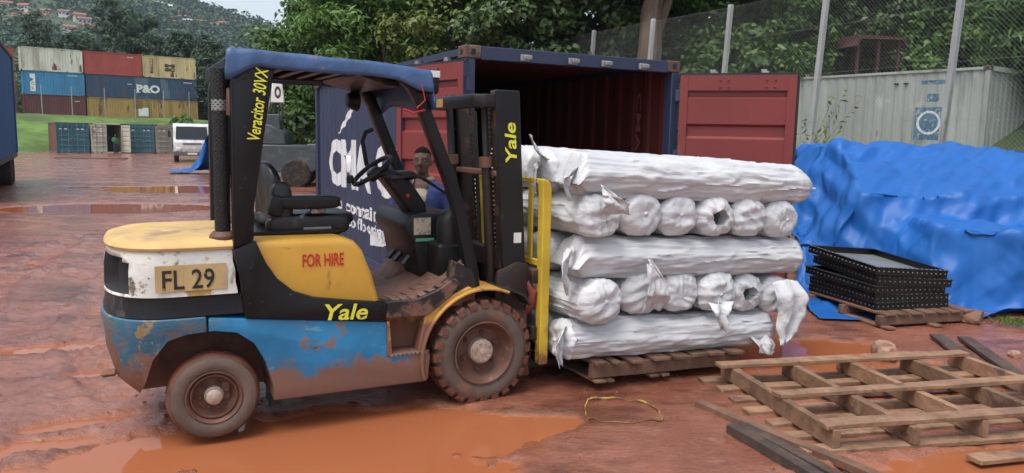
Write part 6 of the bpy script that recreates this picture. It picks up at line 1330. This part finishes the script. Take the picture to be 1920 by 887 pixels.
# weeds
def weed(label, x, y, z, h, n, seed, lm, ln=.09, wd=.04, spread=.25):
    rng = np.random.default_rng(seed); root = empty('weed', (x, y, z), 0, label, 'plant'); mb = MB(); Pp, Nn = [], []
    for k in range(n):
        d = rng.normal(size=2) * spread; hh = h * rng.uniform(.6, 1.1); path = [(0, 0, -.05), (d[0] * .4, d[1] * .4, hh * .5), (d[0], d[1], hh)]; mb.tube(path, [.006, .004, .002], 4)
        for t in np.linspace(.25, 1, 14): Pp.append([d[0] * t + rng.normal() * .04, d[1] * t + rng.normal() * .04, hh * t]); Nn.append(rng.normal(size=3) + [0, -.4, .5])
    mb.build('stem', M_bark, root); V = leaf_quads(np.array(Pp), np.array(Nn), ln, wd, rng); np_mesh('leaves', V, np.arange(len(V)).reshape(-1, 4), lm, root)
weed('tall thin weed growing by the fence beside the red door', 6.15, 16.3, 1.0, 1.7, 9, 3, M_leafC, .16, .05, .35); weed('low leafy weed at the foot of the fence left of the tarpaulin', 5.3, 14.6, .75, .7, 12, 4, M_leafE, .14, .06, .3)
rng = np.random.default_rng(6); Pp = []; Nn = []
for k in range(500):
    t = rng.random(); x = 4.75 + 1.1 * t + rng.normal() * .05; y = 7.35 - .35 * t + rng.normal() * .05; Pp.append((x, y, .07 + rng.random() * .05)); Nn.append(np.array([rng.normal(), rng.normal() - .5, .2]))
V = leaf_quads(np.array(Pp), np.array(Nn), .09, .012, rng); o = np_mesh('grass_tufts', V, np.arange(len(V)).reshape(-1, 4), M_leafE); tag(o, 'short green grass along the foot of the blue tarpaulin', 'grass', kind='stuff')
# ================================================================ PEOPLE
def remesh_union(parts, voxel, smooth_it=6):
    """continuous skin from overlapping closed pieces"""
    mb = MB()
    for P in parts: mb.grid(P, cv=True); n = len(P[0]); b = len(mb.v) - len(P) * n; mb.f.append(tuple(b + i for i in range(n))); mb.f.append(tuple(len(mb.v) - n + i for i in range(n))); mb.mi += [0, 0]
    me = bpy.data.meshes.new('u'); me.from_pydata(mb.v, [], mb.f); bm = bmesh.new(); bm.from_mesh(me); bmesh.ops.recalc_face_normals(bm, faces=bm.faces); bm.to_mesh(me); bm.free()
    o = bpy.data.objects.new('u', me); COL.objects.link(o)
    r = o.modifiers.new('r', 'REMESH'); r.mode = 'VOXEL'; r.voxel_size = voxel; s = o.modifiers.new('s', 'SMOOTH'); s.iterations = smooth_it; s.factor = .5
    dg = bpy.context.evaluated_depsgraph_get(); out = bpy.data.meshes.new_from_object(o.evaluated_get(dg)); bpy.data.objects.remove(o)
    out.polygons.foreach_set('use_smooth', [True] * len(out.polygons)); return out
def limb(path, rad, n=14, sq=1.0):
    P = [Vector(p) for p in path]; rows = []; k = len(P); a = None
    for i in range(k):
        t = (P[min(i + 1, k - 1)] - P[max(i - 1, 0)]).normalized()
        if a is None: a = t.cross(Vector((0, 1, 0))) if abs(t.y) < .9 else t.cross(Vector((1, 0, 0)))
        a = (a - t * a.dot(t)).normalized(); b = t.cross(a); r = rad[i]; ra, rb = (r if hasattr(r, '__len__') else (r, r))
        rows.append([P[i] + a * math.cos(q) * ra + b * math.sin(q) * rb for q in np.linspace(0, 2 * math.pi, n, endpoint=False)])
    return rows
def ball(c, r, nu=12, nv=18):
    return [[(c[0] + r[0] * math.cos(a) * math.cos(b), c[1] + r[1] * math.cos(a) * math.sin(b), c[2] + r[2] * math.sin(a)) for b in np.linspace(0, 2 * math.pi, nv, endpoint=False)] for a in np.linspace(-math.pi / 2 + .05, math.pi / 2 - .05, nu)]
def add_mesh(name, me, m_, parent):
    me.name = name; me.materials.clear(); me.materials.append(m_); return link(bpy.data.objects.new(name, me), parent)
def torso_rings(levels, n=22):
    return [[(cx + rx * math.cos(q), cy + ry * math.sin(q), z) for q in np.linspace(0, 2 * math.pi, n, endpoint=False)] for (z, cx, cy, rx, ry) in levels]
def person(label, loc, rz, skin, jacket, shirt, trousers, vox=.009, head_turn=0.):
    """standing figure 1.67 m tall facing local -y, right forearm across the waist"""
    root = empty('person', loc, rz, label, 'person'); ht = Matrix.Rotation(head_turn, 4, 'Z')
    H = lambda x, y, z: (ht @ Vector((x, y, z)))
    def hb(c, r): 
        return [[tuple(ht @ Vector(p)) for p in rw] for rw in ball(c, r)]
    head = [hb((0, .005, 1.575), (.072, .092, .092)), hb((0, -.012, 1.530), (.064, .076, .085)), hb((0, -.040, 1.472), (.040, .042, .034)), hb((0, -.094, 1.530), (.016, .020, .018)), hb((0, -.085, 1.552), (.011, .016, .030)),
            hb((0, -.072, 1.493), (.024, .014, .008)), hb((0, -.071, 1.483), (.021, .013, .008)), hb((-.074, .010, 1.540), (.010, .018, .031)), hb((.074, .010, 1.540), (.010, .018, .031)),
            hb((-.030, -.074, 1.582), (.026, .012, .009)), hb((.030, -.074, 1.582), (.026, .012, .009)), hb((-.040, -.048, 1.520), (.022, .020, .024)), hb((.040, -.048, 1.520), (.022, .020, .024))]
    neck = limb([(0, .02, 1.30), (0, .012, 1.38), (0, .005, 1.47)], [.075, .056, .052])
    chest = torso_rings([(1.02, 0, .01, .15, .10), (1.15, 0, .01, .15, .105), (1.28, 0, .012, .155, .105), (1.36, 0, .015, .13, .085), (1.40, 0, .018, .075, .06)])
    def arm(s, path, r): return limb(path, r)
    ra = [(-.19, .02, 1.32), (-.225, .03, 1.20), (-.235, .02, 1.08), (-.20, -.07, 1.055), (-.10, -.17, 1.06), (-.02, -.205, 1.075)]; rr = [.048, .046, .042, .040, .034, .028]
    la = [(.19, .02, 1.32), (.23, .035, 1.20), (.245, .04, 1.06), (.235, -.02, .93), (.20, -.09, .85), (.185, -.11, .82)]; lr = [.048, .046, .042, .037, .030, .027]
    def hand(base, d, up, s):
        base, d, up = Vector(base), Vector(d).normalized(), Vector(up).normalized(); sd = d.cross(up).normalized() * s; out = [limb([base - d * .01, base + d * .04, base + d * .085], [(.026, .018), (.038, .016), (.036, .014)])]
        for k, ln in enumerate((.068, .078, .072, .056)):
            b = base + d * .082 + sd * (.028 - .0185 * k); out.append(limb([b, b + d * ln * .45 - up * .006, b + d * ln * .78 - up * .020, b + d * ln * .95 - up * .036], [.0085, .0082, .0075, .006], 8))
        b = base + d * .025 + sd * .030; out.append(limb([b, b + d * .028 + sd * .022, b + d * .055 + sd * .026 - up * .01], [.011, .010, .008], 8)); return out
    legs = [limb([(s * .085, .01, .95), (s * .09, .0, .75), (s * .092, -.005, .50), (s * .095, .015, .28), (s * .097, .02, .08)], [.085, .075, .055, .052, .038]) for s in (-1, 1)]
    feet = [limb([(s * .097, .05, .04), (s * .10, -.05, .04), (s * .105, -.15, .03)], [(.036, .04), (.042, .035), (.035, .022)]) for s in (-1, 1)]
    pelvis = torso_rings([(.82, 0, .01, .12, .09), (.92, 0, .01, .15, .105), (1.03, 0, .01, .145, .10)])
    body = remesh_union(head + [neck, chest, pelvis, limb(ra, rr), limb(la, lr)] + legs + feet + hand(ra[-1], (.85, -.35, .15), (0, -.3, 1), 1) + hand(la[-1], (-.1, -.25, -1), (.9, 0, 0), 1), vox * .8, 4)
    add_mesh('body', body, skin, root)
    jk = [torso_rings([(.86, 0, .012, .175, .125), (.98, 0, .012, .178, .128), (1.12, 0, .010, .180, .130), (1.24, 0, .012, .195, .130), (1.31, 0, .018, .195, .115), (1.365, 0, .025, .145, .090), (1.40, 0, .032, .090, .070)]), limb(ra[:4] , [.072, .066, .060, .056]), limb(la[:5], [.072, .066, .060, .054, .046])]
    jm = remesh_union(jk, vox * 1.1, 4)
    # open front: cut a V so that the shirt shows
    bm = bmesh.new(); bm.from_mesh(jm); kill = [f for f in bm.faces if f.normal.y < .1 and f.calc_center_median().y < -.02 and abs(f.calc_center_median().x) < .022 + max(0, f.calc_center_median().z - 1.0) * .17 and f.calc_center_median().z > .9 and abs(f.calc_center_median().x) < .12]
    bmesh.ops.delete(bm, geom=kill, context='FACES'); kill = [f for f in bm.faces if f.calc_center_median().z > 1.388]; bmesh.ops.delete(bm, geom=kill, context='FACES')
    for v in bm.verts:
        c = v.co; n_ = float(fbm(c.x * 9, c.y * 9, c.z * 7, 3)) - .5; v.co = c + v.normal * (.022 * n_)
    bm.to_mesh(jm); bm.free(); j = add_mesh('jacket', jm, jacket, root); md = j.modifiers.new('t', 'SOLIDIFY'); md.thickness = .006
    sm = remesh_union([torso_rings([(.88, 0, .008, .155, .112), (1.1, 0, .006, .160, .117), (1.26, 0, .010, .165, .116), (1.345, 0, .016, .13, .088), (1.385, 0, .014, .085, .070)])], .012, 2); add_mesh('shirt', sm, shirt, root)
    for s in (-1, 1):
        cl = MB(); cl.grid([[(s * (.085 - .02 * t), .07 - .14 * t, 1.375 + .012 * (1 - t)), (s * (.074 - .02 * t), .06 - .125 * t, 1.425 - .012 * t), (s * (.100 - .035 * t), .055 - .165 * t, 1.405 - .055 * t - .035 * t * t)] for t in np.linspace(0, 1, 9)])
        c_ = cl.build('collar', shirt, root); md = c_.modifiers.new('t', 'SOLIDIFY'); md.thickness = .006
    tm_ = remesh_union([torso_rings([(.78, 0, .01, .14, .105), (.90, 0, .01, .168, .118), (1.0, 0, .01, .165, .115)])] + [limb([(s * .085, .01, .92), (s * .09, .0, .72), (s * .095, .0, .48), (s * .097, .012, .25), (s * .098, .015, .09)], [.098, .092, .078, .070, .066]) for s in (-1, 1)], .014, 3); add_mesh('trousers', tm_, trousers, root)
    for s in (-1, 1): add_mesh('shoe', remesh_union([limb([(s * .097, .065, .045), (s * .10, -.04, .045), (s * .106, -.165, .032)], [(.046, .045), (.050, .045), (.042, .030)])], .010, 2), M_rubber, root)
    hm = remesh_union([hb((0, .012, 1.588), (.0755, .0935, .086))], .008, 2)
    bm = bmesh.new(); bm.from_mesh(hm); inv = ht.inverted(); kill = []
    for f in bm.faces:
        c = inv @ f.calc_center_median()
        if c.z < 1.622 - (.065 if c.y > .03 else 0) - max(0, (c.y + .02)) * .35 and not (c.y > .05 and c.z > 1.53): kill.append(f)
    bmesh.ops.delete(bm, geom=kill, context='FACES'); bm.to_mesh(hm); bm.free(); add_mesh('hair', hm, M_hair, root)
    for s in (-1, 1):
        e = MB().grid(ball((s * .030, -.0745, 1.559), (.0125, .008, .0055), 8, 12), cv=True); pu = MB().grid(ball((s * .030, -.0800, 1.559), (.0062, .0035, .0052), 8, 12), cv=True)
        for b_ in (e, pu): b_.v = [tuple(ht @ Vector(p)) for p in b_.v]
        eo = e.build('eye', M_eye, root); pu.build('iris', M_iris, eo)
    lp = MB().grid(ball((0, -.081, 1.488), (.022, .008, .003), 8, 12), cv=True); lp.v = [tuple(ht @ Vector(p)) for p in lp.v]; lp.build('mouth', M_lip, root)
    return root
M_hair = mat('black_hair', (.006, .0055, .005), .9, spec=.1, bump=.5, bs=90); M_eye = mat('eye_white', (.32, .29, .26), .3); M_iris = mat('eye_dark', (.012, .008, .006), .2); M_lip = mat('lips', (.085, .042, .036), .5)
M_skin = mat('dark_skin', (.100, .054, .038), .6, spec=.3, var=.12, vs=9, bump=.1, bs=80)
M_jkt = mat('blue_work_jacket', (.022, .040, .155), .8, var=.15, vs=6, bump=.3, bs=70); M_shirt = mat('beige_shirt', (.38, .33, .24), .85, var=.1, bump=.25, bs=80); M_trs = mat('work_trousers', (.03, .035, .06), .85)
person('man in a blue work jacket and beige shirt standing behind the forklift', (-.775, 6.55, .0), R(-10), M_skin, M_jkt, M_shirt, M_trs, head_turn=R(6))
gpz = row_pt(4.35, -.35)
person('distant person in a green shirt at the open off-white container', (gpz[0], gpz[1], -.24), R(55), M_skin, mat('green_shirt', (.03, .20, .08), .8), mat('green_undershirt', (.03, .16, .07), .8), M_trs, vox=.012)
